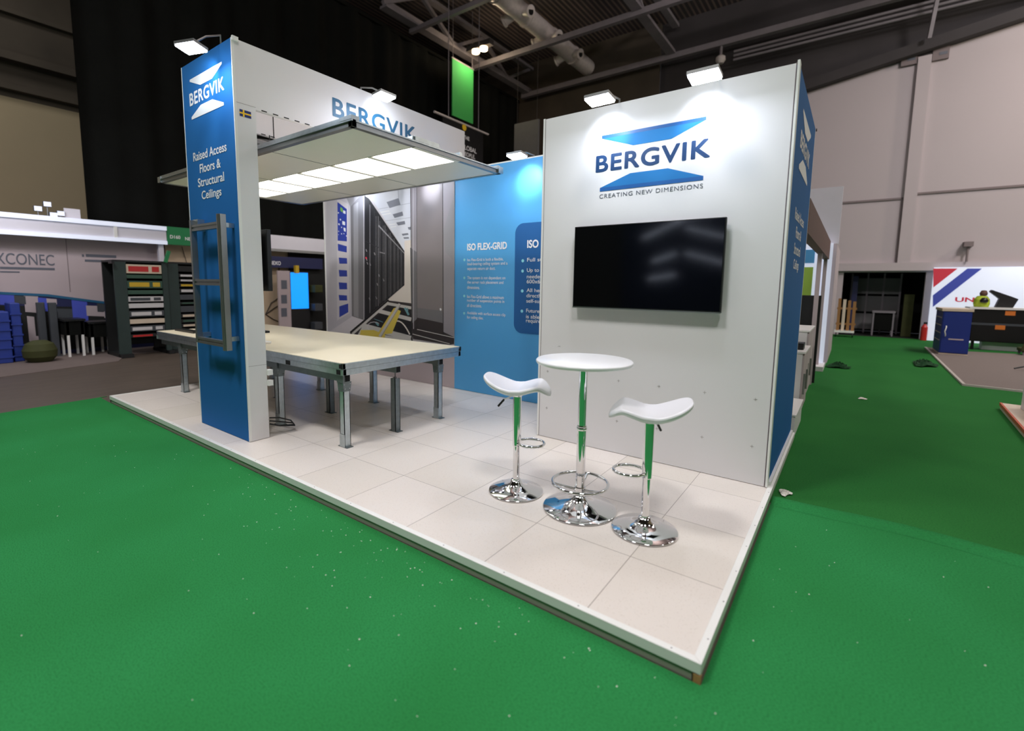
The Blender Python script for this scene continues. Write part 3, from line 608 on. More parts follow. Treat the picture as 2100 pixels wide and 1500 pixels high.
text('emblem_word', 'BERGVIK', 'white_print', t, (-4.325, TY0+.001, 3.115), (1, 0, 0), (0, 0, 1), .69, .108, bold=.026, space=1.1)
for s_, z, w_ in (('Raised Access', 2.605, .675), ('Floors &', 2.482, .42), ('Structural', 2.358, .53), ('Ceilings', 2.215, .40)):
    text('lettering', s_, 'white_print', t, (-3.98-w_/2, TY0+.001, z), (1, 0, 0), (0, 0, 1), w_, .098 if 'g' in s_ else .078, bold=.018)
Mf = plane_m((TX1, 0, 0), (0, 1, 0), (0, 0, 1))
flat([(0, [(-.305, 2.878), (-.207, 2.878), (-.207, 2.935), (-.305, 2.935)]), (1, [(-.278, 2.878), (-.264, 2.878), (-.264, 2.935), (-.278, 2.935)]), (1, [(-.305, 2.9), (-.207, 2.9), (-.207, 2.913), (-.305, 2.913)])], Mf, .002).build('flag_sticker', ['flag_blue', 'flag_yellow'], t)
# small frame of metal profiles mounted on the tower
t = thing('profile_frame', 'small ladder shaped frame of grey metal profiles on the blue tower front', 'frame', (-3.87, -.45, .85))
MB().box(-3.625, -3.555, -.47, -.42, .85, 2.045).box(-3.61, -3.57, -.478, -.47, .85, 2.045).box(-3.6, -3.58, -.482, -.478, .85, 2.045).build('upright', 'aluminium', t, bevel=.002)
MB().box(-4.185, -4.15, -.47, -.42, .88, 2.03).build('upright', 'aluminium', t, bevel=.002)
for z in (1.955, 1.455, .905): MB().box(-4.15, -3.625, -.465, -.425, z+.008, z+.028).box(-4.15, -3.625, -.458, -.425, z-.008, z+.008).box(-4.15, -3.625, -.465, -.425, z-.028, z-.008).build('crossbar', 'aluminium', t)
b = MB()
for x in (-4.165, -3.59):
    for z in (1.955, .95): MB().box(x-.02, x+.02, -.42, TY0-.0005, z-.02, z+.02).build('wall_bracket', 'galvanised', t)
MB().box(-4.2, -4.1, -.43, -.37, 1.98, 2.04).build('corner_plate', 'galvanised', t)
# television on the back of the tower
t = thing('tower_television', 'black television seen edge on, mounted behind the blue tower', 'television', (-3.6, -.1, 1.38))
MB().box(-4.4, -3.445, -.125, -.085, 1.38, 1.94).build('casing', 'black_plastic', t, bevel=.004); MB().box(-4.2, -3.7, TY1, -.125, 1.5, 1.8).build('wall_bracket', 'black_plastic', t)
for z in (.60, .50): tag(MB().box(-3.50, -3.44, -.165, -.12, z, z+.05).build('power_socket', 'white_profile', loc=(-3.47, -.14, z)), 'white plug on the back of the tower, %s one' % ('upper' if z > .55 else 'lower'), 'socket', 'plugs on the back of the tower')
b = MB()
for k in range(3): b.tube([(-3.5, -.14, .18-.03*k), (-3.47, -.06, .17-.04*k), (-3.46, .05+.02*k, .12-.03*k), (-3.52, .12, .05), (-3.7, .1, .012)], .007, n=6)
tag(b.build('power_cable', 'black_plastic', loc=(-3.47, 0, .0)), 'black cable looping on the floor behind the tower', 'cable')

# fascia beams from tower to rear wall
def fascia(x, z0, label, word):
    t = thing('header_beam', label, 'beam', (x, 1.2, z0), 'header beams over the canopy')
    MB().box(x-.045, x, TY1, 2.66, z0, TH).build('face_board', 'white_panel', t)
    b = MB(); y = TY1+.05
    while y < 2.6: b.box(x-.002, x+.0012, y, y+.05, z0+.004, z0+.013); y += .105
    b.build('fixing_slots', 'black_gap', t)
    if word: text('emblem_word', 'BERGVIK', 'teal_print', t, (x, .622, 3.135), (0, 1, 0), (0, 0, 1), 1.135, .175, bold=.02, space=1.08)
    for y in (.55, 1.15, 1.75): MB().box(x-.03, x+.0005 if not word else x-.01, y, y+.012, z0, TH-.02).build('joint_batten', 'black_plastic' , t) if not word else None
    return t
fascia(TX1, 2.967, 'long white header beam with large blue word above the canopy', True)
fascia(TX0, 3.07, 'plain white header beam behind the lettered one, seen from its grey inner side', False)
t = thing('light_driver_tray', 'curved grey tray with black cable on top of the canopy beside the tower', 'tray', (-4.5, .45, 2.9))
MB().tube([(-4.6, .15, 3.0), (-4.55, .35, 3.02), (-4.4, .5, 3.0), (-4.3, .60, 2.93), (-4.27, .61, 2.84)], .018, n=8).build('cable', 'black_plastic', t)
MB().box(-4.75, -4.35, .2, .55, 2.93, 2.98).build('tray_body', 'aluminium', t, bevel=.01)
MB().box(-4.7, -4.4, .3, .5, 2.75, 2.93).build('driver_box', 'black_plastic', t)

# suspended ceiling canopy with light panels
CX0, CX1, CY0, CY1, CZ0, CZ1 = -6.06, -2.285, -.045, 1.87, 2.65, 2.70
t = thing('suspended_canopy', 'suspended ceiling canopy of pale panels in a grey metal rim, hung over the big table', 'canopy', (-4.2, .9, CZ1))
MB().box(CX0+.04, CX1-.04, CY0+.04, CY1-.04, CZ0+.006, CZ0+.02).build('ceiling_panels', 'canopy_white', t)
b = MB()
for (a0, a1, b0, b1) in ((CX0, CX1, CY0, CY0+.045), (CX0, CX1, CY1-.045, CY1), (CX0, CX0+.045, CY0, CY1), (CX1-.045, CX1, CY0, CY1)):
    b.box(a0, a1, b0, b1, CZ0, CZ1-.012)
b.build('rim', 'aluminium', t, bevel=.002)
b = MB()
for (a0, a1, b0, b1) in ((CX0-.012, CX1+.012, CY0-.012, CY0+.03), (CX0-.012, CX1+.012, CY1-.03, CY1+.012), (CX0-.012, CX0+.03, CY0, CY1), (CX1-.03, CX1+.012, CY0, CY1)): b.box(a0, a1, b0, b1, CZ1-.012, CZ1)
for y in (-.02, .6, 1.22, 1.84): b.box(CX0, CX1, y-.02, y+.02, CZ1, CZ1+.035)
b.build('upper_rail', 'galvanised', t)
MB().box(CX1-.14, CX1+.014, CY0-.014, CY0+.06, CZ1, CZ1+.03).box(CX1-.1, CX1+.014, .6, .9, CZ1, CZ1+.035).box(CX1-.06, CX1+.02, CY1-.06, CY1+.02, CZ1-.045, CZ1+.02).box(CX0-.02, CX0+.06, CY0-.014, CY0+.05, CZ1-.045, CZ1+.02).build('corner_bracket', 'galvanised', t)
b = MB()
for x in (-3.53, -4.73): b.box(x-.004, x+.004, CY0+.045, .625, CZ0+.0045, CZ0+.0065).box(x-.004, x+.004, 1.215, CY1-.045, CZ0+.0045, CZ0+.0065)
b.box(CX0+.05, CX1-.05, .619, .625, CZ0+.0045, CZ0+.0065).box(CX0+.05, CX1-.05, 1.2, 1.206, CZ0+.0045, CZ0+.0065)
b.build('panel_joint', 'grey_panel', t)
for i in range(7): MB().box(-2.335-.6*i, -2.335-.6*i+.044, .62, 1.206, CZ0-.003, CZ0+.0055).build('light_divider', 'canopy_white', t)
for i in range(6):
    x1 = -2.335-.6*i; x0 = x1-.556; r_ = .022; pl = []
    for cx_, cy_, a0 in ((x1-r_, 1.192-r_, 0), (x0+r_, 1.192-r_, 90), (x0+r_, .636+r_, 180), (x1-r_, .636+r_, 270)):
        pl += [(cx_+r_*math.cos(math.radians(a0+k*30)), cy_+r_*math.sin(math.radians(a0+k*30))) for k in range(4)]
    MB().prism(pl, CZ0+.001, CZ0+.006).build('light_panel', 'led_panel', t)
for x, y in ((-3.49, .5), (-3.49, 1.5), (-4.46, .495), (-4.46, 1.02), (-4.46, 1.6)): MB().cyl((x, y, CZ1), (x, y, 3.08 if x < -4 else 2.97), .006, n=6).build('suspension_wire', 'black_plastic', t)

# steel floor table
GX0, GX1, GY0, GY1, GZ = -6.84, -2.62, .06, 1.62, .77
t = thing('raised_floor_table', 'huge low table of galvanised steel channels with a cream board top on many legs', 'table', (-4.7, .85, 0))
MB().box(GX0+.012, GX1-.012, GY0+.012, GY1-.012, GZ-.03, GZ+.001).build('top_board', 'cream_top', t)
b = MB()
for (a0, a1, b0, b1) in ((GX0, GX1, GY0, GY0+.03), (GX0, GX1, GY1-.03, GY1), (GX0, GX0+.03, GY0, GY1), (GX1-.03, GX1, GY0, GY1)): b.box(a0, a1, b0, b1, GZ-.052, GZ-.002)
b.build('upper_channel', 'galvanised', t, bevel=.002)
b = MB()
for (a0, a1, b0, b1) in ((GX0+.006, GX1-.004, GY0+.006, GY0+.04), (GX0+.006, GX1-.004, GY1-.04, GY1-.006), (GX0+.006, GX0+.04, GY0, GY1), (GX1-.04, GX1-.004, GY0+.004, GY1-.004)): b.box(a0, a1, b0, b1, GZ-.108, GZ-.054)
b.build('lower_channel', 'galvanised', t, bevel=.002)
LY = (.13, .72, 1.33); LX = (-2.70, -3.79, -4.90, -6.15)
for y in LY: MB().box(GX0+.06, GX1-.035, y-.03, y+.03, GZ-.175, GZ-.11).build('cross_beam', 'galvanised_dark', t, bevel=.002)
b = MB()
b.box(GX1-.036, GX1-.0355, LY[0], LY[0], 0, 0)
for y in LY: b.box(GX1-.036, GX1-.033, y-.024, y+.024, GZ-.17, GZ-.115)
b.box(GX1-.052, GX1-.004, GY0-.0015, GY0+.001, GZ-.046, GZ-.012).box(GX1-.10, GX1-.03, GY0-.0015+.006, GY0+.007, GZ-.104, GZ-.062).box(GX1-.92, GX1-.84, GY0+.0045, GY0+.007, GZ-.104, GZ-.062).box(GX1-.001, GX1+.0015, GY1-.04, GY1-.004, GZ-.046, GZ-.02)
b.build('open_channel_end', 'black_gap', t)
for yi, y in enumerate(LY):
    for xi, x in enumerate(LX):
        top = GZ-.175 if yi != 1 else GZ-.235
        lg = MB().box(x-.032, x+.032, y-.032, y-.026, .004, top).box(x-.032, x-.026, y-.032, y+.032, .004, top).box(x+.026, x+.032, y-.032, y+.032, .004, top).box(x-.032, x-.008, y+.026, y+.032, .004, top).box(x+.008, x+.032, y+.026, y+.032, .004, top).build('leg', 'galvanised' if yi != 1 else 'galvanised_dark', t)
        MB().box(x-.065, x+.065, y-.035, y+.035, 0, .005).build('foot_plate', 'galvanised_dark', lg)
        if yi == 1: MB().cyl((x, y, top-.02), (x, y, GZ-.174), .007, n=10).cyl((x, y, top), (x, y, top+.012), .016, n=6).build('jack_screw', 'steel_paint', lg)
        else:
            MB().prism([(-.045, 0), (.045, 0), (.033, -.085), (-.033, -.085)], -.004, .004, plane_m((x, y-.037, GZ-.175), (1, 0, 0), (0, 0, 1))).prism([(-.045, 0), (.045, 0), (.033, -.085), (-.033, -.085)], -.004, .004, plane_m((x+.037, y, GZ-.175), (0, 1, 0), (0, 0, 1))).box(x-.045, x+.045, y-.045, y-.033, GZ-.18, GZ-.112).build('bracket', 'galvanised_dark', lg)
            b = MB()
            for dx, dz in ((-.03, -.02), (.03, -.02), (-.022, -.06), (.022, -.06)): b.cyl((x+dx, y-.0415, GZ-.175+dz), (x+dx, y-.044, GZ-.175+dz), .004, n=8).cyl((x+.0415, y+dx, GZ-.175+dz), (x+.044, y+dx, GZ-.175+dz), .004, n=8)
            b.build('bolts', 'chrome', lg)
            MB().box(x-.036, x+.036, y-.0365, y-.033, .004, .12).box(x-.0365, x-.033, y-.034, y+.034, .004, .12).build('foot_sleeve', 'galvanised', lg)
pk = at(545, 683, 'z', GZ)
tag(MB().box(pk.x-.12, pk.x+.05, pk.y-.03, pk.y+.03, GZ+.002, GZ+.03).build('black_clip', 'black_plastic', loc=(-3.9, .28, GZ)), 'small black block on the cream table top, partly behind the tower', 'block')
b = MB().tube([(-3.36, .12, GZ+.02), (-3.28, .16, GZ+.03), (-3.2, .15, GZ+.015)], .018, n=8); b.box(-3.5, -3.3, .08, .16, GZ+.002, GZ+.03)
p = at(548, 705, 'z', GZ)
b = MB().prism([(-.16, -.03), (.04, -.05), (.07, .0), (.0, .05), (-.15, .04)], GZ+.001, GZ+.022, Matrix.Translation((p.x, p.y, 0)))
tag(b.build('white_cloth', 'paper', loc=(p.x, p.y, GZ)), 'scrap of white cloth on the cream table top beside the tower', 'cloth')
p = at(385, 681, 'z', GZ)
tag(MB().box(p.x-.3, p.x+.3, p.y-.05, p.y+.05, GZ+.001, GZ+.03).build('black_bar', 'black_plastic', loc=(p.x, p.y, GZ)), 'short black bar lying on the far left end of the cream table', 'bar')

# bar table and stools
t = thing('bar_table', 'round white bar table on a chrome pedestal with footrest ring', 'table', (-.48, .339, 0))
c = (-.48, .339, 0)
MB().lathe([(.0, .966), (.26, .966), (.3, .972), (.306, .982), (.306, .99), (.3, .996), (.0, .997)], c, 96).build('tabletop', 'top_white', t)
MB().lathe([(0, .0), (.236, .0), (.242, .006), (.236, .012), (.14, .027), (.07, .052), (.042, .078), (.036, .098), (0, .1)], c, 96).build('base', 'chrome', t)
MB().lathe([(.03, .09), (.03, .535), (.033, .54), (.033, .552), (.026, .557), (.026, .965)], c, 48).build('column', 'chrome', t)
MB().lathe([(.0345, .541), (.0355, .545), (.0345, .55)], c, 48).lathe([(.031, .556), (.033, .56), (.031, .565)], c, 48).build('collar', 'chrome', t)
b = MB().tube([(c[0]+.18*math.cos(a*math.pi/36), c[1]+.18*math.sin(a*math.pi/36), .178) for a in range(72)], .0105, 12, True)
b.build('footrest_ring', 'chrome', t); b = MB()
for k in range(3):
    a = math.radians(100+120*k); b.tube([(c[0]+.028*math.cos(a), c[1]+.028*math.sin(a), .135), (c[0]+.178*math.cos(a), c[1]+.178*math.sin(a), .178)], .008, 10)
b.cyl((c[0], c[1], .115), (c[0], c[1], .15), .038, n=32); b.build('footrest_spoke', 'chrome', t)

def seat_mesh():
    nr, nt = 18, 96; top = []; bot = []
    def P(r, th):
        cx_, sy_ = math.cos(th), math.sin(th)
        e = 2/2.9; x = math.copysign(abs(cx_)**e, cx_)*r; y = math.copysign(abs(sy_)**e, sy_)*r
        X_ = x*.235; wdt = .202*(1-.17*max(0, 1-abs(x)*1.3))*(1-.15*max(0, x)**2-.08*max(0, -x)**2); Y_ = y*wdt
        s_ = X_/.235
        if s_ < -.1: z = .100*((-s_-.1)/.9)**1.45
        elif s_ > .05:
            q = (s_-.05)/.95; z = .040*math.sin(min(q/.72, 1)*math.pi/2)**1.6-(.075*max(0, q-.62)**1.5*3.0)
        else: z = 0
        z += .014*(y*y)*(1-.5*abs(s_))
        return X_, Y_, z
    vs = []; fs = []
    cx0 = P(0, 0); 
    def ring(r, dz, shrink=1.0): return [(lambda p: (p[0]*shrink, p[1]*shrink, p[2]+dz))(P(r, 2*math.pi*i/nt)) for i in range(nt)]
    rows = [ring(k/nr*.94+.0001, .0) for k in range(nr+1)]
    rows += [ring(.965, -.002), ring(.985, -.007), ring(1.0, -.015), ring(1.0, -.020), ring(.99, -.0205), ring(.995, -.022), ring(.995, -.027), ring(.97, -.033)]
    rows += [ring(k/nr, -.036) for k in range(nr-1, -1, -2)]+[ring(.001, -.036)]
    for r_ in rows: vs += r_
    for k in range(len(rows)-1):
        for i in range(nt): fs.append((k*nt+i, k*nt+(i+1) % nt, (k+1)*nt+(i+1) % nt, (k+1)*nt+i))
    b = MB(); b.add(vs, fs, True); return b
def stool(c, rz, zt_, zs, zring, lever, label):
    t = thing('bar_stool', label, 'stool', (c[0], c[1], 0), 'white and chrome bar stools', rz)
    s_ = seat_mesh(); s_.v = [(v[0]+.0, v[1], v[2]+zt_) for v in s_.v]; s_.build('seat', 'seat_white', t, True)
    MB().lathe([(0, 0), (.190, 0), (.196, .005), (.191, .011), (.12, .022), (.065, .042), (.040, .065), (.033, .088), (0, .09)], n=96).build('base', 'chrome', t, True)
    MB().lathe([(.0235, .08), (.0235, zs+.02)], n=40).build('inner_column', 'chrome', t, True)
    MB().lathe([(.0285, zs), (.0295, zs+.004), (.0295, zt_-.06), (.055, zt_-.04), (.06, zt_-.036)], n=40).build('sleeve', 'chrome', t, True)
    pts = []
    R_ = .085
    for k in range(41):
        a = math.radians(-158+316*k/40); pts.append((.012+R_*1.05+R_*1.1*math.cos(a), R_*1.05*math.sin(a), zring+.0))
    pts = [(.015, -.025, zring-.025)]+pts+[(.015, .025, zring-.025)]
    MB().tube(pts, .0095, 12).build('footrest', 'chrome', t, True)
    MB().tube([(0, 0, zt_-.055), (lever[0]*.45, lever[1]*.45, zt_-.062), (lever[0], lever[1], zt_-.085)], .005, 8).build('lever', 'chrome', t, True)
    MB().tube([(lever[0], lever[1], zt_-.085), (lever[0]*1.45, lever[1]*1.45, zt_-.135)], .0075, 8).build('lever_grip', 'black_plastic', t, True)
    return t
def inv(rz, x, y): return (x*math.cos(-rz)-y*math.sin(-rz), x*math.sin(-rz)+y*math.cos(-rz))
stool((-.964, .304), math.radians(26), .752, .335, .36, inv(math.radians(26), -.075, -.055), 'white saddle bar stool with chrome pedestal, left of the round table')
stool((-.04, .328), math.radians(200), .728, .328, .362, inv(math.radians(200), .02, .09), 'white saddle bar stool with chrome pedestal, right of the round table')

# LED floodlights on arms
def flood(base, head, aim, power, label, cone=66, wide=2.6):
    """base = arm root on the wall top, head = lamp position, aim = middle of the bright pool on the wall"""
    t = thing('arm_floodlight', label, 'lamp', base, 'floodlights on arms'); h = Vector(head); A_ = (Vector(aim)-h).normalized()
    B_ = Vector(base); d = (Vector((A_.x, A_.y, 0))*-.12+Vector((0, 0, -1))).normalized()
    MB().tube([B_+Vector((0, 0, -.06)), B_+Vector((0, 0, .03)), B_.lerp(h-d*.05, .5)+Vector((0, 0, .03)), h-d*.03], .008, 8).build('arm', 'aluminium', t)
    side = Vector((-(h-B_).y, (h-B_).x, 0)).normalized(); up_ = side.cross(d)
    M_ = Matrix((side, up_, d)).transposed().to_4x4(); M_.translation = h
    MB().box(-.1, .1, -.07, .07, -.026, -.002, M_).build('housing', 'aluminium', t)
    MB().box(-.094, .094, -.064, .064, -.002, .012, M_).build('lamp_face', 'lamp_face', t)
    l = bpy.data.lights.new('flood_beam', 'SPOT'); l.energy = power; l.spot_size = math.radians(cone); l.spot_blend = .75; l.shadow_soft_size = .03; l.color = (.8, .89, 1.0)
    o = bpy.data.objects.new('flood_beam', l); COL.objects.link(o); o.location = h+d*.03+A_*.03; o.rotation_euler = A_.to_track_quat('-Z', 'Y').to_euler()
    l = bpy.data.lights.new('flood_light', 'AREA'); l.shape = 'RECTANGLE'; l.size = .15; l.size_y = .1; l.energy = wide; l.color = (.8, .89, 1.0)
    o = bpy.data.objects.new('flood_light', l); COL.objects.link(o); o.location = h+d*.018; o.rotation_euler = d.to_track_quat('-Z', 'Y').to_euler()
PW = 15
for (u, v, s_) in ((1230, 205, 'left'), (1445, 157, 'right')):
    p = at(u, v, 'y', 1.13); flood((p.x, WY+.02, WH), p, (p.x-.06, WY, 2.76), PW, 'bright floodlight on an arm over the white display wall, %s one' % s_)
p = at(1060, 320, 'y', 2.2); flood((p.x, RY+.02, 2.97), p, (p.x-.04, RY, 2.76), PW, 'bright floodlight on an arm over the light blue panel')
for x, s_ in ((-5.5, 'far left part'), (-3.98, 'cabinet part')): flood((x, RY+.02, 2.97), (x, 2.2, 2.95), (x, RY, 2.82), PW, 'floodlight over the %s of the server hall picture, hidden by the canopy' % s_)
p = at(788, 198, 'x', -3.12); flood((TX1-.02, p.y, TH), p, (TX1, p.y+.22, 3.36), PW, 'bright floodlight on an arm over the lettered header beam', 70, 2)
p = at(392, 98, 'y', -.6); flood((-3.72, TY0+.03, TH+.065), p, (-3.93, TY0, 3.31), 18, 'bright floodlight on an arm at the top of the blue tower', 70, 3)

# ------------------------------------------------------------------ booths on the left
def Y_(u, v, X): return at(u, v, 'x', X).y
def Z_(u, v, X): return at(u, v, 'x', X).z
X = -12.3
struct(MB().prism([(-17.9, -9), (-9.7, -9), (-9.8, -1.2), (-10.35, .55), (-11.2, .9), (-12.5, 12), (-17.9, 12)], FZ-.004, FZ+.004).build('floor_booth', 'concrete_pale'))
t = thing('graphic_wall', 'white booth wall on the left with faint dark lettering and a curved lower edge', 'wall', (X, -1, FZ))
MB().box(X-.08, X, -5.5, 2.1, FZ, 2.35).build('wall_board', 'navy', t)
cv = [(-5.5, 2.35), (-5.5, 1.4)]+[(y, z) for y, z in ((-4, 1.34), (-2.4, 1.28), (-.72, Z_(0, 599, X)), (-.02, Z_(100, 604, X)), (.75, Z_(200, 617, X)), (1.14, Z_(245, 622, X)), (2.1, .86))]+[(2.1, 2.35)]
Mx = plane_m((X, 0, 0), (0, 1, 0), (0, 0, 1))
flat([(0, cv)], Mx, .003).build('white_field', ['stand_pink'], t)
edge = MB()
for i in range(1, len(cv)-2): edge.bar((X+.006, cv[i][0], cv[i][1]-.02), (X+.006, cv[i+1][0], cv[i+1][1]-.02), .004, .05, up=(0, 0, 1))
edge.build('curved_edge', 'teal_print', t)
pr_ = [(0, [(-5.5, 0), (2.1, 0), (2.1, .8), (-5.5, 1.2)])]
for k, (c_, u0, v0, u1, v1) in enumerate(((1, 52, 608, 78, 640), (2, 80, 612, 96, 640), (1, 96, 614, 116, 622), (3, 112, 634, 150, 652), (2, 150, 616, 178, 656), (1, 178, 628, 214, 648), (3, 200, 612, 236, 640), (1, 60, 650, 70, 700), (0, 100, 640, 118, 718), (1, 214, 640, 240, 652), (2, 0, 605, 30, 625), (3, 30, 608, 52, 622), (1, 70, 690, 84, 722))):
    a, b_ = at(u0, v1, 'x', X), at(u1, v0, 'x', X); pr_.append((c_, [(a.y, a.z), (b_.y, a.z-.03), (b_.y, b_.z), (a.y, b_.z+.02)]))
flat(pr_, Mx, .001).build('picture_print', ['dark_stuff', 'stand_pink', 'royal_print', 'server_grey'], t)
a, b_ = at(112, 545, 'x', X), at(0, 518, 'x', X)
text('lettering', 'NEXCONEC', 'grey_print', t, (X, a.y-1.1, a.z), (0, 1, 0), (0, 0, 1), 1.1, .215, lift=.008)
b = MB()
for u0, v0, u1, v1 in ((168, 522, 172, 527), (176, 524, 238, 527), (174, 534, 220, 537), (0, 550, 112, 552), (0, 557, 40, 559)):
    p, q = at(u0, v1, 'x', X), at(u1, v0, 'x', X); b.box(X+.004, X+.007, p.y, q.y, p.z, max(q.z, p.z+.02))
b.build('small_print', 'grey_print', t)
MB().box(X+.001, X+.006, Y_(139, 540, X)-.006, Y_(139, 540, X)+.006, 1.2, 2.3).build('panel_joint', 'wall_line', t)
t = thing('booth_header', 'long pale booth header with a bright strip along its top and bottom, on the left', 'header', (-12, -2, 2.3), 'booth headers on the left')
MB().box(-12.16, -12.0, -5.5, 2.06, 2.3, 2.7).build('header_box', 'header_white', t)
MB().box(-12.0, -11.96, -5.5, 2.06, 2.61, 2.7).build('light_strip', 'glow_white', t); MB().box(-12.0, -11.96, -5.5, 2.06, 2.29, 2.37).build('light_strip', 'glow_white', t)
MB().box(-12.0, -11.97, Y_(236, 470, -12)-.03, Y_(236, 470, -12)+.03, 2.37, 2.61).build('joint_cover', 'white_profile', t)
for k, y in enumerate((-4, -1.0, 1.9)): MB().box(-12.14, -12.04, y, y+.1, FZ, 2.3).build('post', 'header_white', t)
t = thing('booth_number_sign', 'green sign board reading D160, left of the blue tower', 'sign', (-12, 2.6, 2.3))
MB().box(-12.1, -12.0, 2.07, 3.7, 2.3, 2.71).build('sign_board', 'green_sign', t)
a = at(349, 489, 'x', -12); text('lettering', 'D160', 'white_print', t, (-12, a.y, a.z-.0), (0, 1, 0), (0, 0, 1), .21, .075, bold=.02)
a = at(380, 493, 'x', -12); text('lettering', 'NEXCONEC', 'white_print', t, (-12, a.y, a.z), (0, 1, 0), (0, 0, 1), .5, .075, bold=.02)
t = thing('booth_header', 'pale booth header seen between the blue tower and the server hall picture', 'header', (-12, 6, 2.3), 'booth headers on the left')
MB().box(-12.16, -12.0, 3.72, 8.6, 2.31, 2.74).build('header_box', 'header_white', t)
MB().box(-12.0, -11.97, 3.72, 8.6, 2.3, 2.37).build('lower_rail', 'aluminium', t)
for y in (3.8, 8.4): MB().box(-12.14, -12.04, y, y+.1, FZ, 2.3).build('post', 'header_white', t)
t = thing('booth_back_wall', 'beige booth wall under the green number sign', 'wall', (X, 3, FZ))
MB().box(X-.08, X, 2.12, 5.2, FZ, 2.35).build('wall_board', 'beige', t)
a = at(372, 505, 'x', X); MB().tube([(X+.03, a.y, 2.28), (X+.03, a.y+.06, 2.0), (X+.03, a.y+.1, 1.8)], .008, 6).build('hanging_wire', 'black_plastic', t)
MB().box(X, X+.05, 5.2, 8.6, FZ, 2.35).build('dark_wall_board', 'dark_stuff', t)
t = thing('navy_sign', 'navy sign strip with pale letters under the far pale header', 'sign', (-12.1, 5, 1.9))
a, b_ = at(545, 525, 'x', -12.1), at(662, 556, 'x', -12.1)
MB().box(-12.16, -12.1, a.y, b_.y, 1.86, 2.17).build('sign_board', 'navy', t)
a = at(553, 543, 'x', -12.1); text('lettering', 'NEXO', 'white_print', t, (-12.1, a.y, a.z), (0, 1, 0), (0, 0, 1), .32, .1, bold=.02)
t = thing('blue_display_screen', 'glowing bright blue upright screen seen behind the big table', 'screen', (-12.0, 5.3, .6))
a, b_ = at(598, 634, 'x', -12.0), at(631, 560, 'x', -12.0)
MB().box(-12.12, -12.0, a.y-.03, b_.y+.03, FZ, b_.z+.03).build('stand', 'black_plastic', t); MB().box(-12.0, -11.995, a.y, b_.y, a.z, b_.z).build('screen', 'glass_blue_screen', t)
t = thing('pale_banner_stand', 'pale upright banner with grey pictures, left of the blue screen', 'banner', (-11.95, 4.8, FZ))
a, b_ = at(573, 660, 'x', -11.95), at(594, 556, 'x', -11.95)
MB().box(-12.0, -11.95, a.y, b_.y, FZ, b_.z).build('banner_sheet', 'stand_pink', t)
for v in (575, 605, 632): p = at(577, v+18, 'x', -11.95); q = at(588, v, 'x', -11.95); MB().box(-11.95, -11.945, p.y, q.y, p.z, q.z).build('picture', 'grey_print', t)
a = at(610, 552, 'x', -11.9); tag(MB().box(-12.0, -11.9, a.y-.05, a.y+.05, a.z-.12, a.z+.1).build('yellow_lantern', 'server_yellow', loc=(-11.95, a.y, a.z)), 'small yellow thing above the blue screen', 'light')
for (u, v, s_) in ((655, 592, 'yellow topped black case on a shelf, right of the blue screen'), (655, 630, 'grey case on a shelf, right of the blue screen'), (655, 668, 'pale round case at the bottom right of the blue screen')):
    a = at(u, v, 'x', -11.8); tag(MB().box(-12.1, -11.8, a.y-.14, a.y+.12, a.z-.12, a.z+.1).build('equipment_case', 'server_grey' if v > 600 else 'olive', loc=(-11.9, a.y, a.z), bevel=.02), s_, 'case', 'cases right of the blue screen')
t = thing('cable_bundle', 'thin black cables arching out from behind the tower above the cream table', 'cables', (-12.29, 4.3, .6))
for k, q in enumerate((((545, 645), (556, 622), (573, 610)), ((545, 645), (560, 634), (574, 625)), ((545, 645), (560, 655), (572, 660)), ((572, 545), (573, 620), (572, 664)))):
    MB().tube([tuple(at(u, v, 'x', -12.275)) for u, v in q], .012, 6).build('cable', 'black_plastic', t)

def rack(y0, y1, x, ztop, label, units):
    t = thing('equipment_rack', label, 'rack', (x, y0, FZ), 'open racks of network gear')
    pw = .10
    for yy, w_ in ((y0, pw*2), (y1-pw, pw)):
        MB().box(x-.05, x, yy, yy+w_, FZ, ztop).build('post', 'rack_green', t); MB().box(x-.75, x-.7, yy, yy+w_, FZ, ztop).build('post', 'rack_black', t)
        MB().box(x-.8, x+.12, yy, yy+w_, FZ, FZ+.07).build('foot', 'rack_black', t)
    MB().box(x-.75, x, y0, y1, ztop, ztop+.04).build('top_frame', 'rack_black', t)
    MB().box(x-.72, x-.5, y0+pw*2, y1-pw, FZ+.3, ztop).build('rear_cover', 'dark_stuff', t)
    for z0, h, m_, spl in units:
        MB().box(x-.45, x-.01, y0+pw*2+.005, y1-pw-.005, z0, z0+h).build('equipment_unit', m_, t, bevel=.003)
        if spl: MB().box(x-.01, x-.006, y0+pw*2+.04, y0+pw*2+.04+(y1-y0-pw*3)*.55, z0+h*.2, z0+h*.8).box(x-.01, x-.006, y0+pw*2+.07+(y1-y0-pw*3)*.6, y1-pw-.05, z0+h*.2, z0+h*.8).build('front_plate', spl, t)
rack(.70, 1.62, -10.8, 1.82, 'tall open rack with dark green posts and mixed pale gear, leftmost rack', [(1.60, .18, 'server_cream', 'red_paint'), (1.50, .07, 'server_green', None), (1.30, .15, 'server_green', 'server_yellow'), (1.18, .08, 'server_green', None), (1.03, .10, 'server_white', 'server_grey'), (.90, .09, 'server_white', None), (.72, .12, 'server_grey', 'server_white'), (.58, .09, 'server_cream', None), (.42, .11, 'server_grey', 'server_white'), (.30, .06, 'rack_black', 'red_paint')])
